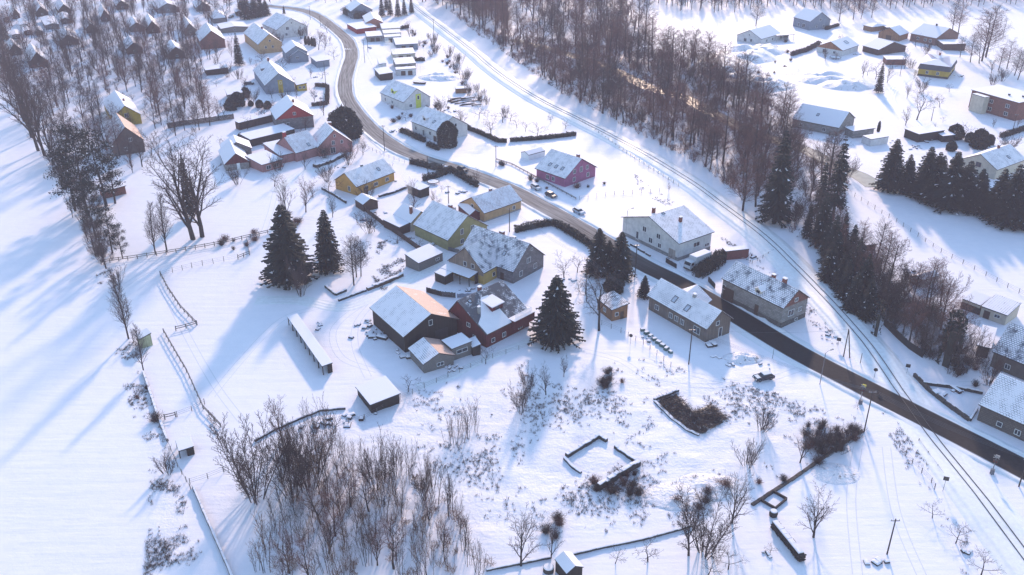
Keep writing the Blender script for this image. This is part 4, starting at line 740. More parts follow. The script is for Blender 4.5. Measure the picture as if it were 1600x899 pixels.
# --- riverside wood
def where(x, y, cols, rows):
    px, py = PX((x, y, 0)); c = [n for v, n in cols if px < v]+[cols[-1][1]]; r = [n for v, n in rows if py < v]+[rows[-1][1]]; return r[0]+', '+c[0]
RC = [(760,'above the railway start'),(850,'left of the leaning hut'),(930,'at its left'),(1010,'left of its middle'),(1090,'right of its middle'),(1180,'near the snow heaps'),(9999,'near the long barn house')]; RR = [(40,'at the hazy top'),(80,'in the upper part'),(120,'above the river bend'),(160,'near the river'),(210,'below the river'),(260,'in the lower part'),(9999,'at the lowest tip')]
RIVC = RIVER[::3]
def mk_river(x, y):
    far = y > 330; k = rng.random(); row = where(x, y, RC, RR)
    _ = 'by the brown river' if dist_path(x, y, RIVC) < 14 else ('beside the railway' if dist_path(x, y, RAILC) < 22 else ('deep in the riverside wood' if not far else 'in the hazy far part of the riverside wood'))
    if k < .33: plant(P_ALD, x, y, rng.uniform(14, 22), 'tall brownish riverside tree '+row, group='tall bare trees of the riverside wood', wide=1.25)
    elif k < .80: plant(P_RED, x, y, rng.uniform(10, 17), 'broad reddish riverside tree '+row, group='reddish trees of the riverside wood')
    else: plant(P_WIL, x, y, rng.uniform(5, 10), 'bushy riverside shrub '+row, 'shrub', 'bushy shrubs of the riverside wood')
rivx = lambda x, y: dist_path(x, y, RIVC) < 4.2 or rng.random() < .06
scatter([(655,2),(720,0),(790,8),(800,40),(850,62),(930,66),(1000,85),(1085,88),(1130,130),(1190,170),(1250,205),(1262,240),(1330,272),(1300,330),(1268,385),(1215,352),(1130,295),(1085,255),(1010,215),(940,180),(880,148),(830,120),(790,85),(740,40),(700,15)], 6.5, mk_river, avoid=rivx)
scatter([(800,5),(955,5),(1000,30),(1020,80),(860,62)], 8.8, mk_river, avoid=rivx)
FARMB = MB()
def mk_far(x, y):
    h = rng.uniform(12, 19); r = rng; z = gz(x, y); FARMB.tube([(x, y, z-.3), (x+r.uniform(-.5, .5), y, z+h*.6), (x+r.uniform(-1, 1), y+r.uniform(-1, 1), z+h)], [.22, .14, .05], 4)
    for k in range(46):
        t = .2+.8*k/46; a = k*2.4; L = h*.30*(1.15-t)*r.uniform(.7, 1.2); p = Vector((x, y, z+h*t*.97)); d = Vector((math.cos(a), math.sin(a), r.uniform(.4, 1.1))).normalized(); FARMB.tube([p, p+d*L], [.07, .035], 3)
        for q in range(4):
            p1 = p+d*L*r.uniform(.2, .9); FARMB.tube([p1, p1+child_dir(r, d, .7)*L*.5], [.045, .03], 3)
scatter([(640,-22),(960,-22),(955,-2),(800,6),(660,0)], 8.5, mk_far)
scatter([(960,-20),(1620,-24),(1620,6),(1500,12),(1330,18),(1215,10),(1130,22),(1060,20),(1000,5)], 7.5, mk_far, m=4)
tag(FARMB.build('far_wood', twig), 'hazy far wood of bare trees along the top edge', None, None, 'stuff')
QC = [(1340,'far left'),(1380,'left'),(1420,'middle'),(1460,'right'),(9999,'far right')]; QR = [(410,'upper end'),(450,'upper part'),(490,'central part'),(530,'lower part'),(9999,'lower end')]
mk_rr = lambda x, y: (plant(P_ALD, x, y, rng.uniform(9, 14), 'slim bare tree on the railway slope '+where(x, y, QC, QR), group='bare trees on the railway slope', wide=1.15) if rng.random() < .6 else plant(P_WIL, x, y, rng.uniform(5, 8), 'bushy bare shrub on the railway slope '+where(x, y, QC, QR), 'shrub', 'bushy shrubs on the railway slope'))
scatter([(1300,372),(1360,400),(1410,440),(1480,500),(1512,560),(1490,590),(1430,545),(1380,510),(1330,462),(1290,425)], 4.6, mk_rr, jit=.4)
# --- left woods and village trees
LC = [(40,'at the left edge'),(90,'second column from the left'),(140,'left of the mustard house'),(200,'above the mustard house'),(260,'right of the mustard house'),(320,'by the russet-roofed house'),(380,'by the upper spruces'),(9999,'by the road bend')]; LR = [(12,'very top'),(35,'among the allotments'),(62,'just below the allotments'),(92,'upper wood'),(125,'middle wood'),(165,'lower wood'),(205,'lowest wood'),(9999,'behind the pines')]
ulabel2 = lambda b, x, y: b+' '+where(x, y, LC, LR)
mk_l = lambda x, y: (lambda k: plant(P_OAK+P_FAN, x, y, rng.uniform(9, 15), ulabel2('dark bare tree', x, y), group='bare trees among the village cottages') if k < .5 else plant(P_ALD+P_POP, x, y, rng.uniform(11, 17), ulabel2('tall slim bare tree', x, y), group='slim bare trees among the village cottages') if k < .8 else plant(P_RED, x, y, rng.uniform(7, 11), ulabel2('reddish bare tree', x, y), group='reddish trees among the village cottages'))(rng.random())
scatter([(-20,45),(60,60),(150,48),(230,52),(330,62),(345,100),(322,150),(330,205),(300,222),(240,205),(232,150),(150,150),(120,175),(90,225),(40,190),(-20,120)], 7.6, mk_l, m=1.0)
scatter([(-20,-10),(420,-10),(425,18),(360,42),(240,50),(110,48),(-20,42)], 9.5, mk_l, m=1.2, rm=8)
scatter([(95,225),(150,160),(185,190),(235,230),(240,262),(205,280),(150,270),(120,260)], 7, mk_l, m=1)
scatter([(425,-10),(640,-10),(620,8),(500,8)], 12, mk_l, m=2, rm=9)
def many(L, protos, label, cat, group, wide=1.0):
    for e in L:
        b = G(e[0], e[1]); h = hpx(b, e[2]); w = e[3] if len(e) > 3 else wide
        plant(protos, b.x, b.y, h, e[4] if len(e) > 4 else ulabel(label, b.x, b.y), cat, group, wide=w)
# --- left field edge
mk_e = lambda x, y: plant(P_WIL if rng.random() < .5 else P_FAN, x, y, rng.uniform(4, 9), ulabel2('scrubby bare tree on the left field edge', x, y), 'tree', 'scrub along the left field edge')
scatter([(72,238),(95,240),(120,300),(140,360),(165,420),(150,425),(125,370),(100,310)], 4.5, mk_e)
scatter([(165,425),(185,430),(212,520),(235,600),(225,605),(200,540),(180,470)], 5.5, mk_e, m=.5)
mk_v = lambda x, y: plant(P_FRU+P_FAN+P_RED if rng.random() < .7 else P_WIL, x, y, rng.uniform(3.5, 8), ulabel('bare yard tree', x, y), 'tree', 'bare yard trees between the village houses', wide=1.2)
scatter([(330,60),(520,40),(535,130),(560,200),(640,260),(600,310),(520,330),(430,300),(340,290),(330,200)], 12.5, mk_v, m=.8)
scatter([(560,150),(640,180),(740,150),(790,200),(700,215),(600,190)], 13, mk_v, m=1)
scatter([(560,330),(640,300),(720,330),(690,400),(600,400),(540,380)], 13, mk_v, m=.6)
scatter([(1240,60),(1500,75),(1600,150),(1590,240),(1400,230),(1400,120),(1300,110)], 19, mk_v, m=1)
many([(60,236,80),(70,244,95),(84,258,130),(50,215,60),(38,190,55),(100,268,160)], P_FAN, 'bare field-edge tree', 'tree', 'tree row along the left field')
many([(201,530,425,1.0,'straight bare tree with feathery side twigs just above the pale green hut'),(224,579,505,1.0,'shorter feathery bare tree just below the pale green hut'),(166,420,335,1.0,'bushy bare tree at the left end of the rail fence'),(150,400,330,1.0,'bare tree leaning over the field at the left end of the rail fence')], P_POP, '', 'tree', None)
many([(302,374,188,1.35,'big bare tree with forking dark trunk, left one of the pair at the rail fence'),(316,370,195,1.3,'big bare tree, right one of the pair at the rail fence')], P_FAN[:1]+P_FAN[1:2], '', 'tree', None)
many([(243,398,318,1.1,'slim bare tree left of the big forked pair'),(261,394,305,1.1,'slim bare tree closest to the big forked pair on its left')], P_POP, '', 'tree', None)
many([(137,338,195,.9,'tallest dark pine of the left conifer group'),(166,322,205,1,'broad dark pine behind the russet shed'),(118,330,228,1,'dark pine nearest the left field'),(150,372,285,.9,'dark pine in the middle of the left conifer column'),(176,396,322,.8,'thin dark pine at the lower end of the left conifer column'),(192,404,350,.8,'small dark pine next to the rail fence corner'),(180,318,240,1,'dark pine in front of the dark gabled house')], P_PIN, '', 'tree', None)
many([(299,338,236,.55,'narrow dark spruce between the two big forked trees')], P_SPR, '', 'tree', None)
# --- conifers that stand alone
many([(453,440,318,1.75,'broad dark spruce standing at the upper edge of the paddock'),(514,422,326,1.35,'dark spruce with snowy twigs right of the broad paddock spruce')], P_SPR, '', 'tree', None)
many([(868,532,430,1.05,'wide dark fir right of the dark red house')], P_FIR, '', 'tree', None)
many([(934,428,356,1.7,'left of two dark firs beside the road bend in front of the white-grey house'),(968,434,362,1.7,'right of two dark firs beside the road in front of the white-grey house'),(950,430,375,1.6,'low dark fir between the two roadside firs'),(1006,464,430,1.6,'little sunlit fir at the left end of the brown timber house')], P_SPR, '', 'tree', None)
many([(1209,348,201,.95,'tall dark spruce at the edge of the riverside wood, left one of three')], P_SPR, '', 'tree', None)
many([(1300,345,210,.95,'tall dark spruce, right one of the three at the riverside'),(1276,352,243,.75,'tall thin spruce between the two tallest riverside spruces')], P_THIN+P_SPR[:1], '', 'tree', None)
many([(1160,332,232,1.3,'tall bare larch-like tree left of the riverside spruces')], P_ALD, '', 'tree', None)
many([(1313,395,330,.9),(1288,400,335,.9),(1302,430,362,1.0),(1322,440,385,1.0),(1338,462,400,1.0),(1310,455,395,1.1),(1260,372,318,.9),(1296,415,335,1.2),(1280,385,300,1.1),(1326,415,350,1.2),(1334,440,370,1.1),(1346,470,395,1.2),(1318,470,405,1.2),(1292,440,372,1.2),(1330,490,425,1.3),(1352,500,435,1.2)], P_SPR, 'dark spruce in the clump between railway and slope', 'tree', 'spruces between railway and slope', 1.35)
many([(1372,145,97,.9,'lone dark spruce beside the snow heaps of the right settlement')], P_SPR, '', 'tree', None)
LB = ['first (leftmost)','second','third','fourth','fifth','sixth','seventh','eighth','ninth','tenth','eleventh']
for k in range(11):
    t = k/10+rng.uniform(-.03, .03); px = 1392+t*225; py = 300+t*62+rng.uniform(-5, 3); top = [216,240,228,236,235,250,262,262,255,272,268][k]
    b = G(px, py); plant(P_SPR, b.x, b.y, hpx(b, top), LB[k]+' spruce from the left in the dark front row below the right settlement', 'tree', 'dark spruce row', wide=rng.uniform(1.25, 1.8))
for k in range(9):
    b = G(1418+k*22, 297+k*6.2); plant(P_SPR, b.x, b.y, rng.uniform(9, 14.5), 'spruce standing in the hidden back row of the dark spruce belt', 'tree', 'back row of dark spruces', wide=1.5)
many([(1378,492,370,1.0,'bare tree in the thick of the railway slope'),(1585,118,72),(1573,108,58),(1534,96,8),(1540,90,5),(1516,98,50),(1488,50,0),(1497,53,2),(1311,34,-14),(1333,31,-10),(1181,41,-5),(1345,30,-5),(1590,125,75),(1560,110,70),(1500,90,55),(1362,28,-8)], P_ALD, 'tall bare tree', 'tree', 'tall bare trees of the right settlement', 1.2)
many([(1348,121,90),(1368,124,92),(1413,108,80),(1417,154,127),(1432,188,130),(1355,118,95),(1386,130,100),(1530,100,55),(1473,192,180),(1455,208,190)], P_FRU+P_FAN, 'bare garden tree', 'tree', 'bare garden trees of the right settlement')
many([(1492,217,196),(1528,231,205),(1515,222,208),(1485,236,222),(1545,226,212)], P_RND, 'dark round evergreen', 'bush', 'round evergreens behind the spruce row')
many([(1372,206,190,.8,'small dark column conifer by the snowy lane')], P_THU, '', 'tree', None)
# --- village conifers
many([(374,102,50,.9,'tall dark spruce in the middle of the upper left village'),(386,30,-8),(398,28,-6),(408,26,-4),(416,24,-2),(378,22,-5),(112,36,12,1,'dark spruce beside the allotment cottages'),(457,53,38,1,'small dark spruce in front of the tall white house'),(444,22,8,1,'small dark spruce beside the road behind the tall white house'),(6,62,25,1.2,'dark spruce at the left edge below the allotments')], P_SPR, 'dark spruce of the clump', 'tree', 'dark spruces at the top of the village', 1.7)
many([(597,26,-6),(610,24,-8),(622,26,-6),(632,24,-4),(604,16,-10),(643,20,-6)], P_SPR, 'dark hazy spruce', 'tree', 'hazy spruces above the garages')
many([(540,216,172,1.0,'big dark rounded evergreen between the pink house and the road')], P_RND, '', 'tree', None)
many([(406,168,157),(419,170,159),(372,166,146),(384,152,138),(362,172,155),(392,166,158),(376,216,208)], P_RND, 'round dark evergreen', 'bush', 'round evergreens of the upper village')
many([(478,70,57),(483,71,58),(488,72,59),(492,73,60)], P_THU, 'slim dark thuja', 'tree', 'thujas beside the pale blue house')
b = G(700, 229); plant(P_ARB, b.x, b.y, hpx(b, 190), 'large dark conifer clipped to a dome at the gable of the white roadside house', 'tree')
many([(960,455,432,1.1,'dark rounded bush above the orange timber cabin')], P_RND, '', 'bush', None)
# --- garden trees, one by one
many([(450,342,268),(478,332,274),(520,340,300),(342,188,150),(548,248,212),(498,78,45),(508,75,52),(640,58,30),(745,292,262),(678,322,296),(1045,300,285)], P_RED+P_FAN, 'bare garden tree', 'tree', 'bare garden trees of the village')
many([(553,446,366,1.0,'tallest slim tree on the walled terrace'),(557,433,368,1.0,'slim tree right behind the tallest one on the walled terrace'),(564,432,372,1.0,'thin straight tree at the right of the terrace trees')], P_ALD, '', 'tree', None, )
many([(563,346,329),(571,401,368),(585,362,344),(621,380,357),(655,392,374),(882,435,395),(902,426,396),(848,533,498),(759,569,540,1.2,'small reddish fruit tree in front of the dark red house'),(638,612,585),(768,212,176),(786,192,164),(797,190,170),(808,200,181),(821,206,187),(839,215,188),(861,191,176),(884,201,185),(719,188,168),(961,881,855),(1012,877,838),(1138,890,855),(1106,899,868),(1457,810,784),(1493,849,817),(1533,899,862),(1203,864,848),(1455,160,150),(1340,640,628),(905,455,430),(916,470,440),(600,790,760),(740,330,318),(690,300,288),(1300,250,235)], P_FRU, 'crooked bare fruit tree', 'tree', 'bare fruit trees in the gardens', 1.25)
b = G(936, 517); plant(P_OAK, b.x, b.y, hpx(b, 415), 'spreading bare tree in front of the orange timber cabin', 'tree', wide=.95)
many([(814,884,788,.95,'fan-shaped bare tree left of the shed cut by the bottom edge'),(861,872,808,.8,'slimmer fan-shaped tree just above the bottom shed'),(1144,817,733,1.1,'broad bare tree left of the little square bed'),(1271,840,760,1.25,'widest round-crowned bare tree above the long woodpile'),(1076,868,780,1.1,'bare tree at the left of the dense tangled clump'),(853,618,570,1.0,'small open bare tree in the middle of the meadow'),(881,590,555,1.0,'small round bare tree at the top of the meadow'),(1250,723,655,.9,'bare tree at the left of the dark thorn thicket')], P_FAN, '', 'tree', None)
many([(1101,868,778,1.25,'dense reddish many-stemmed tree near the bottom, right part of the tangled clump'),(1190,673,632,1.0,'upper bushy shrub on the bank below the parked dark car'),(1167,727,688,1.1,'lower bushy shrub on the bank below the parked dark car'),(815,646,590,.8,'bushy shrub on the meadow, lower left of the small open tree'),(826,615,568,.7,'slim shrub above the bushy meadow shrub'),(470,463,398,.9,'many-stemmed bare shrub under the broad paddock spruce'),(399,781,655,1.2,'largest bushy bare tree at the upper left corner of the thicket'),(457,775,668,.9,'dense bushy tree second from the corner of the thicket'),(482,768,655,.9,'dense bushy tree third from the corner of the thicket'),(263,738,704,1.1,'bushy shrub beside the left boundary wall'),(588,768,690,.7,'slim many-stemmed tree at the top of the thicket'),(664,781,712,.7,'slim many-stemmed tree at the right of the thicket'),(1500,582,508,1.0,'feathery bare shrub between the ivy tree and the farmhouse'),(1545,600,540,1.0,'brown shrub beside the grey-roofed farmhouse'),(1470,480,420,1.0,'feathery bare shrub below the ribbed greenhouse'),(1205,330,300,.9,'shrub at the railway left of the tall spruce')], P_WIL, '', 'shrub', None)
for (x, y) in [(700,694),(712,696),(722,690),(733,684),(742,676),(706,680),(728,672),(716,666),(738,662)]:
    b = G(x, y); plant(P_SAP, b.x, b.y, rng.uniform(5.5, 8), 'stem clump of the round coppice in the left of the meadow', 'shrub', 'round coppice on the meadow')
TC = [(430,'far left'),(480,'left'),(530,'left middle'),(580,'middle'),(630,'right middle'),(690,'right'),(9999,'far right')]; TR = [(700,'in the top row'),(740,'in the second row'),(780,'in the third row'),(820,'in the fourth row'),(860,'in the fifth row'),(9999,'at the bottom edge')]
mk_t = lambda x, y: plant(P_SAP if rng.random() < .85 else P_RED, x, y, rng.uniform(4.5, 10.5), 'upright bare sapling clump of the thicket '+where(x, y, TC, TR), 'shrub', 'sapling thicket at the bottom')
scatter([(430,700),(500,690),(560,720),(640,722),(690,770),(760,850),(775,910),(370,910),(420,840),(440,780)], 2.7, mk_t, jit=.5)
scatter([(480,640),(540,700),(640,735),(600,760),(420,760),(440,690)], 5.0, mk_t, jit=.5)
# --- bushes
scatter([(640,42),(668,58),(722,100),(765,160),(800,190),(770,180),(745,165),(700,112),(650,72)], 7.0, lambda x, y: plant(P_WIL, x, y, rng.uniform(2.5, 6), ulabel('feathery bare shrub beside the railway', x, y), 'shrub', 'feathery shrubs beside the upper railway'), m=.5)
mk_b = lambda lab, grp: (lambda x, y: plant(P_BSH, x, y, rng.uniform(.9, 2.2), ulabel(lab, x, y), 'bush', grp, wide=rng.uniform(.9, 1.5)))
scatter([(1255,668),(1290,660),(1335,668),(1330,685),(1285,712),(1262,705)], 2.0, mk_b('dark thorn bush of the thicket', 'dark thorn thicket'))
many([(1275,700,668,1.3),(1292,692,662,1.3),(1308,705,672,1.4),(1322,690,664,1.3),(1286,712,682,1.4)], P_WIL, 'tangled tall thorn shrub of the dark thicket', 'shrub', 'tall shrubs of the dark thorn thicket')
for P, sp, lab, grp in [([(1045,770),(1110,745),(1140,760),(1130,800),(1060,800)], 3.2, 'brown bramble bush on the bank', 'brambles on the lower bank'), ([(925,745),(1000,735),(1010,770),(930,785)], 2.4, 'reddish bramble below the ruined walls', 'brambles below the ruin'), ([(925,585),(965,575),(975,600),(935,610)], 2.6, 'bramble at the upper meadow edge', 'brambles at the upper meadow edge'),
    ([(640,45),(665,60),(720,105),(760,160),(750,165),(700,110),(650,70)], 7.5, 'low shrub between railway and gardens', 'shrubs between railway and gardens'), ([(195,585),(225,590),(250,660),(240,680),(215,640)], 4.0, 'reddish bush along the boundary wall', 'bushes along the boundary wall'), ([(860,270),(935,278),(960,285),(950,290),(880,300),(865,285)], 5.0, 'clipped shrub beside the purple house', 'shrubs round the purple house'),
    ([(775,255),(800,262),(870,300),(855,300)], 4.0, 'shrub in the roadside border', 'shrubs in the roadside border'), ([(1060,740),(1180,735),(1190,765),(1070,770)], 6, 'small bush on the bank', 'small bushes on the bank'), ([(840,840),(880,800),(900,800),(880,850)], 3.2, 'bramble beside the bottom trees', 'brambles beside the bottom trees'),
    ([(430,395),(420,345),(460,330),(470,350)], 3.5, 'reddish garden bush', 'reddish garden bushes'), ([(610,170),(640,150),(720,175),(640,205),(610,190)], 5.5, 'garden bush', 'garden bushes of the road houses'), ([(985,220),(1060,275),(1050,280),(975,228)], 5, 'low shrub along the railway fence', 'shrubs along the railway fence'), ([(1460,735),(1500,780),(1520,830),(1500,820)], 6, 'low shrub left of the lower railway', 'shrubs left of the lower railway'),
    ([(1330,395),(1345,392),(1375,420),(1360,420)], 4, 'bush beside the tiny hut', 'bushes beside the tiny hut'), ([(1140,60),(1230,60),(1240,110),(1190,125),(1130,90)], 12, 'sparse bush on the snow heaps', 'bushes on the snow heaps'), ([(340,380),(400,360),(420,375),(350,395)], 4.5, 'bush behind the rail fence', 'bushes behind the rail fence'), ([(1440,520),(1500,470),(1540,590),(1560,620),(1500,600)], 4.5, 'dark bush at the right gardens', 'bushes at the right gardens')]:
    scatter(P, sp, mk_b(lab, grp), m=.4, rm=5)
scatter([(1180,780),(1175,788),(1250,750),(1345,690),(1348,668),(1300,695)], 3.0, mk_b('straggly bush along the dark bank', 'bushes along the dark bank'), m=.2)
def hedge(name, path_px, w, h, label, cat='hedge', mat=None, dens=170, rz=.14, snowtop=True):
    P = resample(gp(path_px), 1.0); mb = MB(); r = random.Random(len(path_px)*7+int(path_px[0][0]))
    for a, b_ in zip(P, P[1:]):
        d = Vector((b_[0]-a[0], b_[1]-a[1])); L = d.length; d.normalize(); n = Vector((-d.y, d.x)); z = gz(*a)
        hh = h*r.uniform(.8, 1.12); ww = w/2*r.uniform(.8, 1.15); zz0 = .72
        mb.hexa([(*(Vector(q)+n*s*ww*.42), z+zz) for zz in (-.2, hh*.66) for q, s in ((a, -1), (b_, -1), (b_, 1), (a, 1))])
        for k in range(int(dens*L)):
            t = r.random(); s = r.choice((-1, 1)); zc = r.uniform(0, hh); p = Vector(a)+d*L*t
            if r.random() < .55: s = r.uniform(-1, 1); zc = hh*(1-.25*s*s)*r.uniform(.7, 1.08)
            c = Vector((*(p+n*s*ww), z+zc)); q = [c+Vector((r.gauss(0, rz), r.gauss(0, rz), r.gauss(0, rz))) for _ in range(3)]
            mb.face(q)
    return tag(mb.build(name, mat or hedgem), label, cat)
hedge('hedge', [(805,364),(835,357),(866,352)], 1.6, 2.0, 'dark tall hedge running left from the corner behind the grey two-winged house')
hedge('hedge', [(866,353),(893,368),(925,388),(960,410)], 1.6, 2.0, 'dark tall hedge along the road down to the two firs')
hedge('hedge', [(641,256),(665,262),(692,268)], 1.6, 2.0, 'dark roadside hedge left of the trampoline yard')
hedge('hedge', [(661,283),(684,277),(701,270)], 1.8, 2.2, 'bushy hedge closing the trampoline yard on its upper left')
hedge('hedge', [(702,268),(724,280),(746,293)], 1.8, 2.0, 'bushy hedge between the trampoline yard and the road')
hedge('hedge', [(712,190),(722,199),(750,210),(778,223),(792,223)], 1.2, 1.5, 'long clipped hedge on the left side of the orchard')
hedge('hedge', [(797,222),(850,218),(900,212)], 1.2, 1.5, 'long straight hedge along the lower side of the orchard')
hedge('hedge', [(626,206),(644,214)], 1.8, 1.8, 'snow-topped hedge block furthest left before the white roadside house'); hedge('hedge', [(645,215),(664,223)], 1.8, 1.8, 'middle snow-topped hedge block before the white roadside house'); hedge('hedge', [(668,228),(686,235)], 1.8, 1.8, 'hedge block right below the clipped dome conifer')
hedge('hedge', [(1089,434),(1104,424),(1119,416),(1126,404)], 3.4, 2.8, 'big rounded dark hedge behind the white truck', dens=420)
hedge('hedge', [(487,166),(511,164),(512,137),(493,135)], 1.3, 1.6, 'angular brown hedge round the lawn of the blue-grey striped house', mat=twig)
hedge('hedge', [(1564,215),(1610,201)], 1.6, 1.8, 'thick dark hedge at the right edge above the pale gabled house')
hedge('hedge', [(538,22),(556,30),(574,28)], 4, 4.5, 'high dark hedge before the pale roof at the top'); hedge('hedge', [(565,44),(592,41)], 1.5, 2, 'row hedge between the salmon workshop and the garages')
hedge('hedge', [(1236,88),(1262,80),(1280,70)], 2.0, 2.0, 'pale brown beech hedge left of the orange-gabled cottage', mat=twig); hedge('hedge', [(1290,47),(1310,41)], 1.5, 1.8, 'short dark hedge right of the blue-grey modern house')
hedge('hedge', [(648,96),(664,96)], 1.2, 1.8, 'short dark hedge at the right end of the garage rows'); hedge('hedge', [(626,46),(639,44)], 1.2, 1.8, 'short dark hedge right of the stacked garages')
hedge('ivy_column', [(1476,574),(1478,573)], 3.0, 13, 'tall dark ivy-clad trunk between the railway slope and the farmhouse', 'tree', dens=900, rz=.35)
hedge('ivy_column', [(1366,530),(1367,529)], 1.6, 9, 'dark ivy-clad pole-like trunk on the railway side', 'tree', dens=500, rz=.25)
# dry grass and weeds poking through the snow
def weeds(name, poly, n, h, seed):
    r = random.Random(seed); P = gp(poly); x0, x1 = min(p[0] for p in P), max(p[0] for p in P); y0, y1 = min(p[1] for p in P), max(p[1] for p in P); mb = MB(); k = 0
    while k < n:
        x, y = r.uniform(x0, x1), r.uniform(y0, y1)
        if not inpoly(x, y, P) or noise.noise(Vector((x*.07, y*.07, 4)))+.6*noise.noise(Vector((x*.35, y*.35, 2))) < r.uniform(.0, .75): continue
        k += 1
        if blocked(x, y, .3, 4.5): continue
        z = gz(x, y)
        for q in range(r.randint(3, 16)):
            a = r.uniform(0, 6.28); ll = h*r.choice((.5, .8, 1.1, 1.7))*r.uniform(.6, 1.1); bx, by = x+r.gauss(0, .14), y+r.gauss(0, .14); tx, ty = bx+math.cos(a)*ll*.6, by+math.sin(a)*ll*.6; w = .03
            mb.v += [(bx-w, by, z-.03), (bx+w, by, z-.03), (tx, ty, z+ll*.75)]; i = len(mb.v); mb.f.append((i-3, i-2, i-1)); mb.m.append(0)
    tag(mb.build(name, dryg), 'scattered dry grass stalks', None, None, 'stuff')
weeds('dry_grass', [(640,600),(860,550),(1010,560),(1340,650),(1330,690),(1200,760),(1060,830),(880,860),(770,899),(640,760)], 2600, .42, 1)
weeds('dry_weeds', [(175,420),(205,520),(262,705),(330,899),(225,899),(235,740),(190,590),(150,430)], 900, .4, 2)
weeds('dry_stalks', [(1000,300),(1180,400),(1300,500),(1430,640),(1550,800),(1600,899),(1500,899),(1400,700),(1250,480),(1100,350),(990,270)], 900, .35, 3)
weeds('wood_undergrowth', [(700,15),(790,60),(850,62),(1085,88),(1262,240),(1330,290),(1290,400),(1200,340),(1085,255),(880,148),(740,50)], 3500, .7, 4)
weeds('orchard_grass', [(590,380),(700,340),(660,400),(620,430),(600,460),(560,400)], 500, .4, 5)
def shrubs(name, poly, n, h, seed, mat):
    r = random.Random(seed); P = gp(poly); x0, x1 = min(p[0] for p in P), max(p[0] for p in P); y0, y1 = min(p[1] for p in P), max(p[1] for p in P); mb = MB(); k = 0
    while k < n:
        x, y = r.uniform(x0, x1), r.uniform(y0, y1)
        if not inpoly(x, y, P) or dist_path(x, y, RAILC) < 7: continue
        k += 1
        if dist_path(x, y, RIVC) < 3.2 or infoot(x, y, 1): continue
        z = gz(x, y); H = h*r.uniform(.5, 1.3)
        for q in range(12):
            a = r.uniform(0, 6.28); t = r.uniform(.1, .9); d = Vector((math.cos(a)*t, math.sin(a)*t, 1)).normalized(); p = Vector((x+r.gauss(0, .3), y+r.gauss(0, .3), z-.1)); mb.tube([p, p+d*H*.5, p+d*H+Vector((r.gauss(0, .2), r.gauss(0, .2), 0))], [.035, .028, .016], 3)
            for w in range(3): p1 = p+d*H*r.uniform(.35, .9); mb.tube([p1, p1+child_dir(r, d, .7)*H*.4], [.024, .016], 3)
    tag(mb.build(name, mat), 'low tangle of brown twigs', None, None, 'stuff')
shrubs('wood_shrubs', [(700,15),(790,60),(850,62),(1085,88),(1200,150),(1262,240),(1330,290),(1290,400),(1200,340),(1085,255),(880,148),(740,50)], 1500, 2.6, 5, twig_red)
shrubs('thicket_shrubs', [(430,700),(500,690),(560,720),(640,722),(690,770),(760,850),(775,905),(370,905),(420,840),(440,780)], 70, 1.5, 6, twig_pale)
shrubs('slope_shrubs', [(1280,370),(1360,410),(1410,450),(1480,505),(1540,560),(1500,600),(1430,545),(1380,510),(1330,462),(1290,425)], 330, 2.2, 8, twig)
shrubs('village_shrubs', [(0,60),(150,50),(300,70),(330,150),(300,215),(240,200),(150,150),(120,175),(90,225),(30,180)], 420, 2.2, 9, twig)
shrubs('field_edge_shrubs', [(90,240),(130,250),(190,400),(160,420),(120,330)], 120, 1.8, 10, twig)
print('PLANTS', NPL)
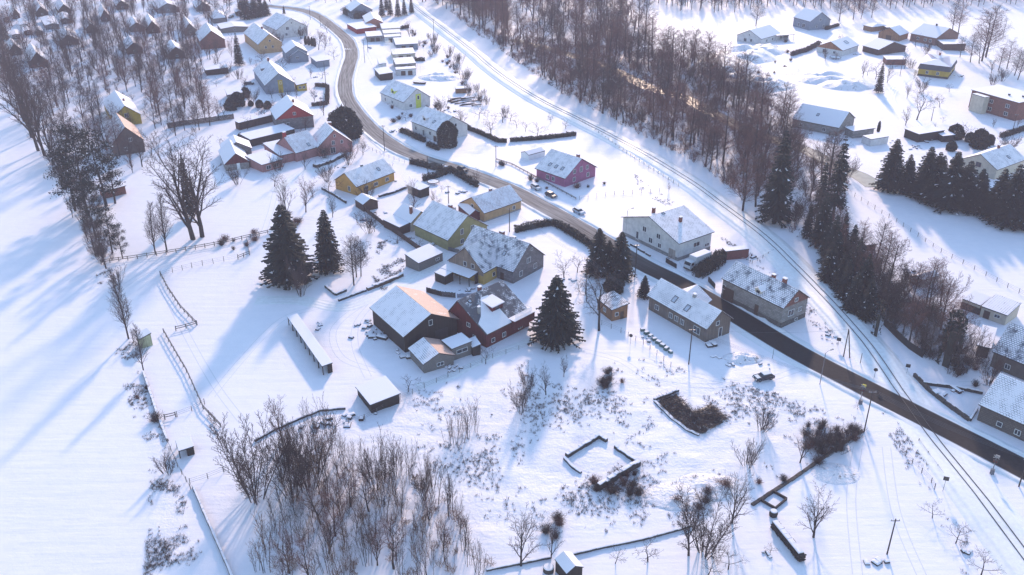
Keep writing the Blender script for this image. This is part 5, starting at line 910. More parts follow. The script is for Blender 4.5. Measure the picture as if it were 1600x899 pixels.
# ------------------------------------------------------------------ fences and walls
def fence(path_px, kind, h, label, step=2.4, cat='fence', name='fence', mat=None, w=.3, snowy=True):
    P = resample(gp(path_px), step); t = thing(name, label, cat, (P[0][0], P[0][1], gz(*P[0]))); ox, oy, oz = t.location
    L3 = lambda p, z: (p[0]-ox, p[1]-oy, gz(*p)-oz+z)
    r = random.Random(int(path_px[0][0])); pm, rm = MB(), MB(); m = mat or greyw; tops = []
    if kind in ('rail', 'wire'):
        for p in P:
            a = L3(p, -.2); hh = h*r.uniform(.9, 1.08); rr_ = .085 if kind == 'rail' else .055; pm = MB(); pm.bar(a, (a[0]+r.uniform(-.05, .05), a[1]+r.uniform(-.05, .05), a[2]+.2+hh), rr_); pm.build('post', m, t)
        for a, b in zip(P, P[1:]):
            for f in ((.45, .85) if kind == 'rail' else (.3, .6, .9)): rm.bar(L3(a, h*f), L3(b, h*f), .06 if kind == 'rail' else .012, .07 if kind == 'rail' else .012)
        rm.build('rails' if kind == 'rail' else 'wires', m if kind == 'rail' else metalm, t)
    elif kind == 'board':
        for a, b in zip(P, P[1:]):
            L = math.hypot(b[0]-a[0], b[1]-a[1]); n = max(1, int(L/.22))
            for k in range(n):
                u0, u1 = (k+.06)/n, (k+.94)/n; q0 = (a[0]+(b[0]-a[0])*u0, a[1]+(b[1]-a[1])*u0); q1 = (a[0]+(b[0]-a[0])*u1, a[1]+(b[1]-a[1])*u1); hh = h*r.uniform(.93, 1.05)
                A, B = L3(q0, 0), L3(q1, 0); d = Vector((B[0]-A[0], B[1]-A[1])).normalized()*.02; n_ = (-d.y, d.x)
                rm.hexa([(A[0]-n_[0], A[1]-n_[1], A[2]-.1), (B[0]-n_[0], B[1]-n_[1], B[2]-.1), (B[0]+n_[0], B[1]+n_[1], B[2]-.1), (A[0]+n_[0], A[1]+n_[1], A[2]-.1), (A[0]-n_[0], A[1]-n_[1], A[2]+hh), (B[0]-n_[0], B[1]-n_[1], B[2]+hh), (B[0]+n_[0], B[1]+n_[1], B[2]+hh), (A[0]+n_[0], A[1]+n_[1], A[2]+hh)])
        rm.build('boards', m, t)
    else:
        sn = MB()
        P = resample(gp(path_px), .8)
        for a, b in zip(P, P[1:]):
            hh = h*r.uniform(.8, 1.1); ww = w*r.uniform(.85, 1.15); A, B = L3(a, 0), L3(b, 0); d = Vector((B[0]-A[0], B[1]-A[1])).normalized(); n_ = Vector((-d.y, d.x))*ww
            q = lambda c, s, z: (c[0]+n_.x*s, c[1]+n_.y*s, c[2]+z)
            rm.hexa([q(A, -1, -.2), q(B, -1, -.2), q(B, 1, -.2), q(A, 1, -.2), q(A, -.9, hh), q(B, -.9, hh), q(B, .9, hh), q(A, .9, hh)])
            sn.hexa([q(A, -.85, hh+.003), q(B, -.85, hh+.003), q(B, .85, hh+.003), q(A, .85, hh+.003), q(A, -.7, hh+.14), q(B, -.7, hh+.14), q(B, .7, hh+.14), q(A, .7, hh+.14)])
        rm.build('stonework', mat or stone, t)
        if snowy: sn.build('snow_cap', snow, t)
    return t
fence([(158,413),(200,407),(260,398),(350,382),(432,362)], 'rail', 1.3, 'long dark rail fence under the big forked bare trees')
fence([(251,432),(270,426),(300,419),(350,409),(372,405)], 'wire', 1.5, 'row of single posts along the upper side of the paddock', 3.2)
fence([(372,406),(390,399)], 'rail', 1.3, 'short rail gate at the upper right corner of the paddock', name='gate', cat='gate'); fence([(390,398),(388,385),(385,373)], 'board', .8, 'short board fence above the paddock corner gate')
fence([(251,430),(262,452),(282,482),(307,508)], 'rail', 1.2, 'rail fence on the left side of the upper paddock'); fence([(275,517),(291,513),(308,508)], 'rail', 1.2, 'rail gate between the two left paddock fences', 1.8, 'gate', 'gate')
fence([(256,520),(272,548),(292,582),(318,640),(345,668)], 'rail', 1.1, 'long rail fence on the left side of the lower paddock')
fence([(224,582),(245,645),(262,690)], 'wall', .5, 'low reddish boundary wall between field and lower paddock', cat='wall', name='boundary_wall', w=.25); fence([(262,692),(278,730),(298,765)], 'wire', 1.1, 'wire fence below the low reddish boundary wall')
fence([(302,762),(318,800),(338,845),(364,905)], 'wall', .55, 'low brown wall running down to the bottom edge left of the thicket', cat='wall', name='boundary_wall', w=.22)
fence([(258,656),(275,652)], 'rail', 1.2, 'dark rail gate beside the low boundary wall', 1.6, 'gate', 'gate'); fence([(277,652),(300,643),(320,632)], 'wire', 1.3, 'wire fence across the lower paddock'); fence([(297,757),(325,748),(350,738)], 'wire', 1.3, 'wire fence at the lower end of the paddocks')
fence([(398,690),(430,672),(470,655),(500,643),(540,640)], 'wall', .4, 'low dark wall above the thicket', cat='wall', name='garden_wall', w=.2); fence([(400,712),(460,690),(520,672),(570,655),(625,625),(700,590),(770,560),(850,535)], 'wire', 1.2, 'long wire fence along the upper edge of the meadow', 3)
fence([(509,449),(525,462),(541,455)], 'wall', .6, 'low wall round the left corner of the snowy terrace', cat='wall', name='terrace_wall'); fence([(529,471),(550,463),(572,455)], 'wall', .5, 'low wall along the left front of the snowy terrace', cat='wall', name='terrace_wall'); fence([(574,454),(600,444),(629,431)], 'wall', .8, 'taller shaggy wall along the right front of the snowy terrace', cat='wall', name='terrace_wall', w=.5, mat=dryg)
fence([(666,457),(690,464),(712,466)], 'board', 1.4, 'weathered board fence left of the blue pallets', mat=darkw); fence([(714,466),(740,465),(762,461)], 'board', 1.1, 'patched pale blue board fence between barn and grey house', mat=plain('blue_boards', (.17, .2, .26)))
fence([(503,296),(522,306),(541,318)], 'wall', .8, 'low wall left of the small brown shed with white gabled roof', cat='wall', name='garden_wall', w=.2); fence([(592,308),(615,302),(640,292),(652,285)], 'wall', .7, 'dark low wall in front of the yellow-orange house', cat='wall', name='garden_wall', w=.3)
fence([(556,318),(575,334),(598,352),(625,370),(655,392),(672,402)], 'board', 1.6, 'long brown board fence leaning down to the small garage', mat=brownw); fence([(700,392),(722,398)], 'board', 1.2, 'short fence between garage and grey house')
fence([(262,201),(290,196),(330,191),(366,186)], 'board', 2.0, 'dark palisade left of the long thin shed', mat=darkw); fence([(492,262),(515,254),(536,243)], 'wall', 1.0, 'raised stone bed in front of the pink house', cat='wall', name='stone_bed', w=1.0)
fence([(560,225),(600,245),(640,258)], 'wire', 1.2, 'garden fence along the road above the yellow-orange house'); fence([(885,715),(905,703),(935,684),(948,691)], 'wall', .75, 'ruined dark wall forming the upper corner of the old foundation', cat='wall', name='ruined_wall', w=.35)
fence([(961,699),(980,712),(998,724)], 'wall', .6, 'ruined wall on the right side of the old foundation', cat='wall', name='ruined_wall', w=.35); fence([(998,725),(970,742),(935,766)], 'wall', 1.15, 'thickest ruined wall at the lower side of the old foundation', cat='wall', name='ruined_wall', w=.45); fence([(882,718),(895,730),(908,738)], 'wall', .35, 'barely visible broken wall at the lower left of the old foundation', cat='wall', name='ruined_wall', w=.3)
fence([(760,892),(800,884),(860,872)], 'wall', .35, 'low brown wall left of the bottom shed', cat='wall', name='garden_wall', w=.2); fence([(893,868),(940,857),(1000,845),(1065,827),(1080,822)], 'wall', .35, 'low brown wall along the lower edge of the meadow', cat='wall', name='garden_wall', w=.2); fence([(1175,790),(1240,748),(1300,706),(1330,685),(1348,675)], 'wall', .35, 'dark bank wall from the power pole down to the square bed', cat='wall', name='bank_wall', w=.3, snowy=False)
fence([(1023,628),(1050,655),(1072,672),(1092,681)], 'wall', .22, 'low snowy rim on the lower left of the brush pit', cat='wall', name='pit_wall', w=.3); fence([(1022,626),(1040,620),(1060,612)], 'wall', .5, 'dark stone edge at the upper left of the brush pit', cat='wall', name='pit_wall', w=.25)
fence([(1428,588),(1450,610),(1480,634),(1514,658)], 'wall', .8, 'curved dark garden wall at the corner of the stone farmhouse plot', cat='wall', name='garden_wall', w=.28, snowy=False); fence([(1442,601),(1490,607),(1535,616)], 'wall', .7, 'thin dark wall between the snowy bushes and the lane', cat='wall', name='garden_wall', w=.2); fence([(1515,658),(1526,640)], 'wall', .6, 'short wall end joining the stone farmhouse', cat='wall', name='garden_wall', w=.25)
fence([(1380,508),(1402,530),(1420,546),(1441,560)], 'board', 1.8, 'dark leaning board fence between railway and gardens', mat=darkw); fence([(1441,560),(1446,546)], 'board', 1.8, 'short return of the dark board fence beside the railway', mat=darkw)
fence([(1335,308),(1400,348),(1470,395),(1540,432),(1610,468)], 'wire', 1.3, 'long wire fence crossing the open slope below the spruce row', 3.5); fence([(905,190),(985,245),(1060,292)], 'wire', 1.2, 'wire fence between orchard gardens and railway', 3); fence([(905,312),(960,304),(1030,300)], 'wire', 1.2, 'wire fence across the snowy plot right of the purple house', 3)
fence([(985,383),(995,388)], 'wall', .6, 'leftmost of three low wall pieces before the white-grey house', cat='wall', name='low_wall', w=.2); fence([(997,390),(1007,396)], 'wall', .6, 'middle of three low wall pieces before the white-grey house', cat='wall', name='low_wall', w=.2); fence([(1009,397),(1016,401)], 'wall', .6, 'rightmost of three low wall pieces before the white-grey house', cat='wall', name='low_wall', w=.2)
fence([(1040,410),(1057,420)], 'board', 1.3, 'dark board gate left of the white truck', name='gate', cat='gate', mat=darkw); fence([(1041,408),(1062,400)], 'rail', 1.0, 'low rail between gate and white-grey house'); fence([(940,508),(970,520),(1005,538),(1048,574)], 'wire', 1.3, 'wire fence in front of the orange timber cabin', 2.6)
fence([(1208,395),(1175,412)], 'wire', 1.0, 'wire fence behind the grey block house'); fence([(1106,440),(1117,452)], 'board', 1.4, 'dark gate left of the grey block house', mat=darkw, name='gate', cat='gate'); fence([(775,250),(800,258),(850,285),(900,312)], 'rail', .7, 'low fence along the road verge of the purple house'); fence([(1405,700),(1425,725),(1455,755),(1460,765)], 'wire', 1.2, 'old wire fence left of the railway below the crossing', 2.6)
fence([(1435,690),(1480,752),(1560,840),(1590,899)], 'wire', .6, 'low cable line beside the lower railway', 4)
house('the low covered bench', 'low dark open lean-to with snow top inside the lower paddock', 'shelter', (274,690), (279,707), (303,698), 1.4, .2, darkw, R_full, mono=True, open_=True, name='feed_shelter', oh=.1)
house('the red container', 'rust-red long container shed with a smooth snow top behind the white truck', 'container', (1128,388), (1134,394), (1164,384), 2.4, .1, plain('rust_red', (.17, .05, .045)), R_full, mono=True, name='container', oh=.05)
# ------------------------------------------------------------------ poles, lamps, wires
POLES = {}
def pole(px, py, ty, label, kind='pole', arms=1, r=.13):
    b = G(px, py); h = hpx(b, ty); z = gz(b.x, b.y); t = thing({'pole': 'utility_pole', 'lamp': 'street_lamp', 'a': 'braced_pole', 'post': 'post'}[kind], label, {'pole': 'pole', 'lamp': 'street lamp', 'a': 'pole', 'post': 'post'}[kind], (b.x, b.y, z))
    mb = MB(); mb.tube([(0, 0, -.3), (0, 0, h)], [r, r*.75], 8, cap=True); mb.build('shaft', bark if kind != 'lamp' else metalm, t)
    if kind == 'a': mb = MB(); mb.tube([(1.2, -.6, -.3), (.05, 0, h-.3)], [r, r*.8], 8); mb.build('brace', bark, t)
    if kind == 'pole' and arms:
        mb = MB(); mb.bar((-.7, 0, h-.35), (.7, 0, h-.35), .05, .06); mb.build('crossarm', metalm, t)
        for x in (-.6, 0, .6):
            mb = MB(); mb.tube([(x, 0, h-.29), (x, 0, h-.07)], [.05, .05], 6, cap=True); mb.build('insulator', concrete, t)
    if kind == 'lamp':
        mb = MB(); mb.tube([(0, 0, h-.1), (.5, .3, h+.25), (1.3, .7, h+.3)], [.05, .04, .04], 6); mb.build('arm', metalm, t); mb = MB(); mb.hexa([(1.2, .55, h+.2), (1.9, .95, h+.2), (1.8, 1.15, h+.2), (1.1, .75, h+.2), (1.2, .55, h+.36), (1.9, .95, h+.36), (1.8, 1.15, h+.36), (1.1, .75, h+.36)]); mb.build('lamp_head', concrete, t)
    POLES[(px, py)] = (b.x, b.y, z+h-.1); return t
for a in [(1076,570,514,'wooden utility pole in front of the brown timber house'),(1350,675,611,'tall utility pole beside the road left of the railway crossing'),(992,433,382,'utility pole between the two dark firs and the brown timber house'),(915,460,402,'utility pole left of the orange timber cabin'),(796,363,326,'utility pole between the tan house and the corner hedge'),(701,320,291,'thin pole in the trampoline yard'),(669,279,244,'utility pole in the roadside hedge'),(601,237,196,'utility pole on the bend above the yellow-orange house'),(775,261,228,'pole beside the gate of the orchard road'),
          (485,31,10,'pole beside the road behind the tall white house'),(501,42,25,'second pole along the road behind the tall white house'),(570,98,62,'taller pole of the pair in front of the garage rows'),(575,82,60,'shorter pole of the pair in front of the garage rows'),(509,131,98,'pole beside the angular brown hedge'),(541,180,158,'pole at the road edge below the angular hedge'),(642,22,-10,'hazy pole at the top beside the railway'),(678,58,30,'pole beside the railway right of the stacked garages'),
          (1386,866,811,'leaning pole standing alone on the snow at the bottom right'),(1592,760,715,'utility pole at the lower right edge by the road'),(1455,189,167,'pole beside the snowy lane'),(1582,206,178,'pole in front of the brick house'),(1567,57,29,'pole in the field right of the brown villa'),(1406,119,90,'pole at the bend of the snowy lane')]: pole(*a)
pole(1318, 557, 514, 'double-legged wooden pole between road and railway', 'a'); pole(1281, 601, 552, 'curved-arm street lamp on the verge left of the railway crossing', 'lamp', r=.09); pole(978, 369, 329, 'curved-arm street lamp before the white-grey house', 'lamp', r=.10)
pole(1344, 568, 552, 'short post beside the railway', 'post', r=.08); pole(1207, 560, 545, 'thin post behind the parked dark car', 'post', r=.05)
def wires(pairs, label, n=3):
    mb = MB()
    for a, b in pairs:
        A, B = Vector(POLES[a]), Vector(POLES[b])
        for k in range(n):
            o = Vector(((k-(n-1)/2)*.55, 0, 0)); pts = [A.lerp(B, t/8)+o-Vector((0, 0, 4*(t/8)*(1-t/8)*(A-B).length*.025)) for t in range(9)]; mb.tube(pts, [.016]*9, 3)
    tag(mb.build('power_line', metalm), label, 'power line')
wires([((601,237),(669,279)), ((669,279),(701,320)), ((701,320),(796,363)), ((796,363),(915,460)), ((915,460),(1076,570))], 'sagging wires from the road bend past the tan house to the brown timber house')
wires([((1076,570),(1350,675)), ((1350,675),(1592,760))], 'sagging wires crossing the meadow towards the railway crossing pole', 4); wires([((1076,570),(1318,557))], 'single wire from the pole by the brown timber house across the road', 1)
def crossing(px, py, ty, label, yellow=False):
    b = G(px, py); h = hpx(b, ty); t = thing('railway_signal', label, 'railway signal', (b.x, b.y, gz(b.x, b.y)), rad(-35))
    mb = MB(); mb.tube([(0, 0, -.2), (0, 0, h)], [.08, .07], 8, cap=True); mb.build('post', metalm, t)
    for s in (-1, 1):
        mb = MB(); mb.bar((-.5*s, -.12, h-.5), (.5*s, -.12, h+.05), .02, .06); mb.build('crossbuck_arm', concrete, t)
    mb = MB(); mb.box(-.42, .42, -.2, -.1, h-1.5, h-.8); mb.build('backboard', fascia, t); mb = MB(); mb.box(-.25, .45, .1, .4, h-.4, h-.05)
    mb.build('cover', plain('yellow_paint', (.6, .5, .03)) if yellow else concrete, t); mb = MB(); mb.box(-.35, .35, .25, .8, -.1, .9); mb.build('control_box', metalm, t)
    for s in (-1, 1):
        mb = MB(); mb.tube([(.2*s, -.205, h-1.15), (.2*s, -.26, h-1.15)], [.13, .13], 10, cap=True); mb.build('lamp_lens', plain('dark_red_lens', (.12, .01, .01), .2), t)
crossing(1343, 633, 602, 'railway crossing signal with a yellow cover left of the track', True); crossing(1549, 742, 712, 'railway crossing signal with crossed arms right of the track')
def sign(px, py, ty, label, round_=False):
    b = G(px, py); h = hpx(b, ty); t = thing('road_sign', label, 'sign', (b.x, b.y, gz(b.x, b.y)), rad(-20)); mb = MB(); mb.tube([(0, 0, -.2), (0, 0, h-.4)], [.04, .04], 6); mb.build('post', metalm, t); mb = MB()
    mb.tube([(0, -.06, h-.35), (0, -.10, h-.35)], [.42, .42], 12, cap=True) if round_ else mb.box(-.45, .45, -.09, -.05, h-.8, h); mb.build('sign_plate', fascia, t)
sign(1365, 594, 575, 'small dark sign seen from behind left of the railway', True); sign(1416, 585, 569, 'small sign right of the railway'); sign(985, 538, 522, 'round sign on the snow below the orange timber cabin', True); sign(1473, 768, 745, 'small sign beside the lower railway'); sign(1309, 541, 528, 'square notice board beside the double-legged pole')
# ------------------------------------------------------------------ vehicles
def car(front, rear, label, col, L=4.2, snowroof=True, name='parked_car'):
    a, b = G(*front), G(*rear); c = (a+b)/2; d = (a-b); rz = math.atan2(d.y, d.x); t = thing(name, label, 'car', (c.x, c.y, gz(c.x, c.y)), rz)
    key = 'car_paint_%d' % int(col[0]*1000+col[2]*77); paint = MATS.get(key) or plain(key, col, .3, .08, 2); k = L/4.2
    prof = [(2.1,.35),(2.12,.62),(1.95,.82),(1.05,.95),(-1.95,1.0),(-2.1,.75),(-2.08,.35)]; mb = MB()
    def ext(P, w0, w1=None, m=0):
        n = len(P); i = len(mb.v)
        for s, w in ((-1, w0), (1, w0)): mb.v += [(x*k, s*w*(1 if not w1 or z < 1.2 else w1/w0), z) for x, z in P]
        mb.f += [tuple(range(i, i+n)), tuple(range(i+n, i+2*n))[::-1]]+[(i+j, i+(j+1) % n, i+n+(j+1) % n, i+n+j) for j in range(n)]; mb.m += [m]*(n+2)
    ext(prof, .86); bo = mb.build('body', paint, t)
    bv = bo.modifiers.new('bevel', 'BEVEL'); bv.width = .07; bv.segments = 2
    mb = MB(); ext([(1.0,.93),(.35,1.38),(-1.45,1.42),(-1.95,.98)], .78, .66); mb.build('windows', glass, t)
    mb = MB(); mb.hexa([(.38*k, -.62, 1.37), (.38*k, .62, 1.37), (-1.5*k, .62, 1.40), (-1.5*k, -.62, 1.40), (.30*k, -.58, 1.46 if snowroof else 1.42), (.30*k, .58, 1.46 if snowroof else 1.42), (-1.42*k, .58, 1.50 if snowroof else 1.45), (-1.42*k, -.58, 1.50 if snowroof else 1.45)]); mb.build('roof', packed if snowroof else paint, t)
    if snowroof: mb = MB(); mb.hexa([(1.9*k, -.7, .86), (1.9*k, .7, .86), (1.1*k, .7, .96), (1.1*k, -.7, .96), (1.85*k, -.65, .92), (1.85*k, .65, .92), (1.15*k, .65, 1.01), (1.15*k, -.65, 1.01)]); mb.build('bonnet_snow', packed, t)
    for x in (1.3, -1.3):
        for y in (-.8, .8):
            mb = MB(); mb.tube([(x*k, y-.1, .33), (x*k, y+.1, .33)], [.33, .33], 14, cap=True); w = mb.build('wheel', tyre, t); mb = MB(); s = 1 if y > 0 else -1; mb.tube([(x*k, y+s*.1, .33), (x*k, y+s*.115, .33)], [.2, .2], 10, cap=True); mb.build('rim', metalm, w)
    for y in (-.6, .6):
        mb = MB(); mb.box(2.08*k, 2.15*k, y-.18, y+.18, .58, .72); mb.build('headlight', white, t); mb = MB(); mb.box(-2.13*k, -2.07*k, y-.15, y+.15, .68, .85); mb.build('tail_light', plain('red_lens', (.25, .02, .02), .3), t)
    return t
car((1177,596), (1208,590), 'small dark car with a pale roof parked on the snow above the meadow', (.035,.03,.04)); car((734,272), (712,262), 'black car driving on the road past the trampoline yard hedge', (.012,.012,.018), snowroof=False, name='car'); car((847,301), (828,290), 'silver car with snow on its roof parked by the purple house', (.42,.43,.46)); car((870,312), (852,303), 'dark car parked behind the silver one by the purple house', (.02,.02,.03), snowroof=False)
car((913,338), (896,329), 'pale blue snow-dusted car parked alone right of the dark one', (.40,.45,.53)); car((399,132), (380,133), 'dark car parked on the snow left of the blue-grey striped house', (.03,.035,.05)); car((334,37), (342,32), 'leftmost snow-covered car in the upper village yard', (.25,.27,.3)); car((345,33), (354,29), 'second snow-covered car in the upper village yard', (.25,.27,.3)); car((356,30), (366,26), 'dark car at the right of the upper village yard', (.05,.05,.06))
def truck():
    a, b = G(1071, 424), G(1106, 410); c = (a+b)/2; d = a-b; t = thing('box_truck', 'white box truck parked in front of the big dark hedge', 'truck', (c.x, c.y, gz(c.x, c.y)), math.atan2(d.y, d.x)); wt = plain('truck_white', (.55, .56, .6), .4, .05)
    mb = MB(); mb.box(-3.9, 1.9, -1.2, 1.2, 1.0, 3.5); mb.build('cargo_box', wt, t); mb = MB(); mb.box(-3.8, 1.8, -1.12, 1.12, 3.503, 3.62); mb.build('roof_snow', snow, t)
    mb = MB(); P = [(2.05,.6),(3.95,.6),(3.95,1.6),(3.55,2.5),(2.05,2.6)]; n = 5
    for y in (-1.08, 1.08): mb.v += [(x, y, z) for x, z in P]
    mb.f = [tuple(range(5)), tuple(range(5, 10))[::-1]]+[(j, (j+1) % 5, 5+(j+1) % 5, 5+j) for j in range(5)]; mb.m = [0]*7; cb = mb.build('cab', wt, t)
    mb = MB(); mb.hexa([(3.93, -.95, 1.68), (3.98, -.95, 1.68), (3.98, .95, 1.68), (3.93, .95, 1.68), (3.58, -.95, 2.4), (3.64, -.95, 2.4), (3.64, .95, 2.4), (3.58, .95, 2.4)]); mb.build('windscreen', glass, cb)
    for s in (-1, 1): mb = MB(); mb.box(2.5, 3.4, s*1.08-.02*(s < 0), s*1.08+.02*(s > 0), 1.6, 2.3); mb.build('side_window', glass, cb)
    mb = MB(); mb.box(-3.9, 3.8, -.5, .5, .55, .98); mb.build('chassis', fascia, t); mb = MB(); mb.box(3.96, 4.05, -1.05, 1.05, .45, .8); mb.build('bumper', fascia, t)
    for x in (3.0, -1.7, -2.8):
        for y in (-1.0, 1.0): mb = MB(); mb.tube([(x, y-.15, .45), (x, y+.15, .45)], [.45, .45], 14, cap=True); mb.build('wheel', tyre, t)
truck()
# ------------------------------------------------------------------ garden things and piles
def trampoline(px, py, R, label):
    b = G(px, py); t = thing('trampoline', label, 'trampoline', (b.x, b.y, gz(b.x, b.y))); mb = MB(); mb.tube([(R*math.cos(a/24*6.2832), R*math.sin(a/24*6.2832), .8) for a in range(25)], [.09]*25, 6); mb.build('rim', fascia, t)
    mb = MB(); mb.tube([(0, 0, .72), (0, 0, .8)], [R*.96, R*.94], 24, cap=True); mb.build('mat', packed, t)
    for a in range(6): mb = MB(); mb.tube([(R*math.cos(a), R*math.sin(a), -.1), (R*math.cos(a), R*math.sin(a), .78)], [.05, .05], 5); mb.build('leg', metalm, t)
trampoline(677, 287, 1.9, 'round snow-filled trampoline inside the hedged yard'); trampoline(1305, 92, 2.6, 'large dark-rimmed trampoline in front of the orange-gabled cottage')
def mound(px, py, rx, ry, h, seed, lab, mat=None, amp=.5, rz=0):
    b = G(px, py); mb = MB(); n = 26; V = []
    for j in range(n+1):
        for i in range(n+1):
            x, y = (i/n*2-1), (j/n*2-1); q = math.hypot(x, y); f = max(0, 1-q**1.7); nn = noise.noise(Vector((x*2.6+seed, y*2.6, seed)))*amp+noise.noise(Vector((x*7+seed, y*7, 2)))*amp*.35
            V.append((x*rx, y*ry, h*max(0, f*(1+nn))+(-.25 if q > 1 else -.02)))
    mb.v = V; mb.f = [(j*(n+1)+i, j*(n+1)+i+1, (j+1)*(n+1)+i+1, (j+1)*(n+1)+i) for j in range(n) for i in range(n)]; mb.m = [0]*len(mb.f); o = mb.build('snow_heap', mat or heapm); o.location = (b.x, b.y, gz(b.x, b.y)); o.rotation_euler = (0, 0, rz); o.data.polygons.foreach_set('use_smooth', [True]*len(mb.f)); tag(o, lab, 'snow heap'); return o
m_, t_, b_ = newmat('snowy_earth'); f1 = nz(t_, .5, 8, rough=.7); f2_ = nz(t_, 2.2, 5); k_ = mth(t_, 'MULTIPLY', mth(t_, 'SUBTRACT', mth(t_, 'ADD', f1, mth(t_, 'MULTIPLY', f2_, .5)), .84), 9, True); lk(t_, mixc(t_, k_, SNOWC, (.22, .19, .18)), b_.inputs['Base Color']); bump(t_, b_, mth(t_, 'ADD', f1, f2_), .8, .5); heapm = m_
for a in [(1128,104,17,20,5,1,'large snow heap furthest left beside the riverside wood'),(1165,88,15,16,4.5,2,'rough earthy heap below the white bungalow'),(1196,80,10,10,3.2,3,'smaller heap right below the white bungalow'),(1150,130,16,13,4.2,4,'long smooth snow heap at the edge of the wood'),(1190,134,15,10,3.4,5,'rounded snow heap right of the long smooth one'),(1288,124,15,10,3,6,'rough debris heap in front of the lone spruce'),(1325,134,14,8,2.6,7,'low debris heap left of the lone spruce'),(690,121,11,7,2,8,'low brushy snow mound right of the garage rows'),(1240,112,12,9,1.2,9,'flat churned heap between the big heaps and the lane'),(1160,560,4.5,2.5,.9,10,'rubble heap beside the brown timber house'),(1306,740,4.6,3.2,.5,11,'ring-shaped heap of snowy stones below the thorn thicket'),(1060,775,6,4,.7,12,'brushy earth bank in the lower meadow'),(1110,760,7,4,.8,13,'higher part of the brushy bank near the bottom trees')]: mound(*a)
def pile(px, py, n, spread, size, lab, mat, seed, name='junk_pile', snowy=True, cat='pile'):
    r = random.Random(seed); b = G(px, py); t = thing(name, lab, cat, (b.x, b.y, gz(b.x, b.y)), r.uniform(-.5, .5))
    for k in range(n):
        x, y = r.gauss(0, spread[0]), r.gauss(0, spread[1]); s = size*r.uniform(.4, 1.2); w, d, h = s*r.uniform(.6, 1.5), s*r.uniform(.5, 1), s*r.uniform(.3, .8); a = r.uniform(0, 3.14); ca, sa = math.cos(a), math.sin(a); q = lambda u, v, z: (x+u*ca-v*sa, y+u*sa+v*ca, z)
        mb = MB(); mb.hexa([q(u*j, v*j, z) for z, j in ((-.1, 1), (h, r.uniform(.7, 1))) for u, v in ((-w, -d), (w, -d), (w, d), (-w, d))]); p = mb.build('piece', mat, t)
        sn = MB(); sn.hexa([q(u*j, v*j, z) for z, j in ((h-.03, .95), (h+.13, .6)) for u, v in ((-w, -d), (w, -d), (w, d), (-w, d))]); sn.build('snow_cap', snow, p)
pile(579, 506, 12, (1.2, 2.6), .7, 'row of snow-covered junk along the left wall of the big barn', fascia, 1); pile(590, 522, 10, (1.2, 2.4), .8, 'snow-covered boards and carts at the lower left of the big barn', fascia, 2); pile(632, 552, 9, (1.5, 1.5), .6, 'dark clutter between barn and joined shed', darkw, 3); pile(690, 574, 16, (3.5, .8), .5, 'row of dark stacked things along the front of the joined shed', fascia, 4); pile(545, 655, 9, (2, 1.2), .6, 'timber offcuts piled left of the square snow-roofed shed', darkw, 5); pile(505, 660, 8, (2.4, .8), .7, 'dark log stack above the thicket', darkw, 6)
pile(1162, 565, 26, (2.8, 1.2), .5, 'scattered snowy rubble right of the brown timber house', stone, 7); pile(1113, 540, 5, (.9, .9), .8, 'small covered car-sized clutter at the corner of the brown timber house', fascia, 8); pile(1465, 617, 5, (.8, .6), .9, 'left snow-capped bush block behind the curved garden wall', twig, 9); pile(1497, 612, 4, (.7, .5), .7, 'right snow-capped bush block behind the curved garden wall', twig, 10); pile(1372, 877, 5, (.9, .5), .7, 'small dark pile at the foot of the lone leaning pole', darkw, 11); pile(1425, 424, 7, (1.5, .7), .6, 'dark clutter left of the ribbed greenhouse', fascia, 12)
pile(620, 160, 14, (4, 2.4), .7, 'garden clutter between road and lime-striped house', greyw, 13); pile(1385, 220, 8, (3, 1.5), .8, 'snow-covered clutter right of the white boxy shed', greyw, 14); pile(1420, 232, 8, (3, 1.5), .7, 'snow-covered things behind the spruce row', greyw, 15); pile(570, 345, 4, (1.2, .5), .7, 'blue tarpaulin bundle below the small brown shed', plain('tarp_blue', (.06, .07, .2)), 16); pile(1198, 866, 3, (.4, .3), .4, 'small dark heap at the bottom', darkw, 17); pile(1485, 563, 7, (2.2, 1.2), .5, 'dark stones among the shrubs left of the farmhouse', stone, 18)
pile(497, 508, 5, (.7, 1.4), .5, 'dark tools leaning at the upper end of the long paddock shelter', darkw, 19); pile(1015, 530, 6, (1.2, .6), .45, 'small dark boxes strewn on the snow below the wooden house', fascia, 20); pile(880, 437, 4, (.8, .6), .6, 'dark bins at the right gable of the grey house', fascia, 21); pile(1295, 524, 6, (1.6, .5), .4, 'row of dark stones beside the double-legged pole', stone, 22); pile(1508, 862, 3, (.4, .4), .8, 'dark round stump beside the lower railway', bark, 23)
for a in [(490,121,'garden junk beside the yellow porch',31),(508,152,'small heap inside the angular brown hedge',32),(620,205,'clutter before the white roadside house',33),(690,262,'planters beside the trampoline yard',34),(715,300,'snowy shrubs and tubs in the trampoline yard',35),(580,330,'boards beside the small brown shed',36),(665,385,'crates behind the small garage',37),(735,455,'wood heap in the barn yard',38),(600,280,'things behind the yellow-orange house',39),(450,200,'dark trailer between the long sheds',40),(415,225,'yard clutter of the pink farm',41),(530,262,'boxes on the terrace of the pink house',42),(580,75,'small heap beside the garage forecourt',43),(700,175,'timber offcuts right of the lime-striped house',44),(1145,395,'things behind the white truck',45),(1172,403,'snowy bird table right of the red container',46),(1560,600,'clutter beside the stone farmhouse',47),(1500,120,'garden heap by the yellow villa',48),(1340,85,'playthings by the orange-gabled cottage',49),(1450,220,'woodpile behind the timber carport',50),(860,250,'bench beside the purple greenhouse',51),(1205,150,'pallets among the snow heaps',52)]: pile(a[0], a[1], 6, (1.8, 1.0), .55, a[2]+', snow on top', fascia if a[3] % 2 else brownw, a[3])
crm = plain('weathered_green', (.10, .16, .15))
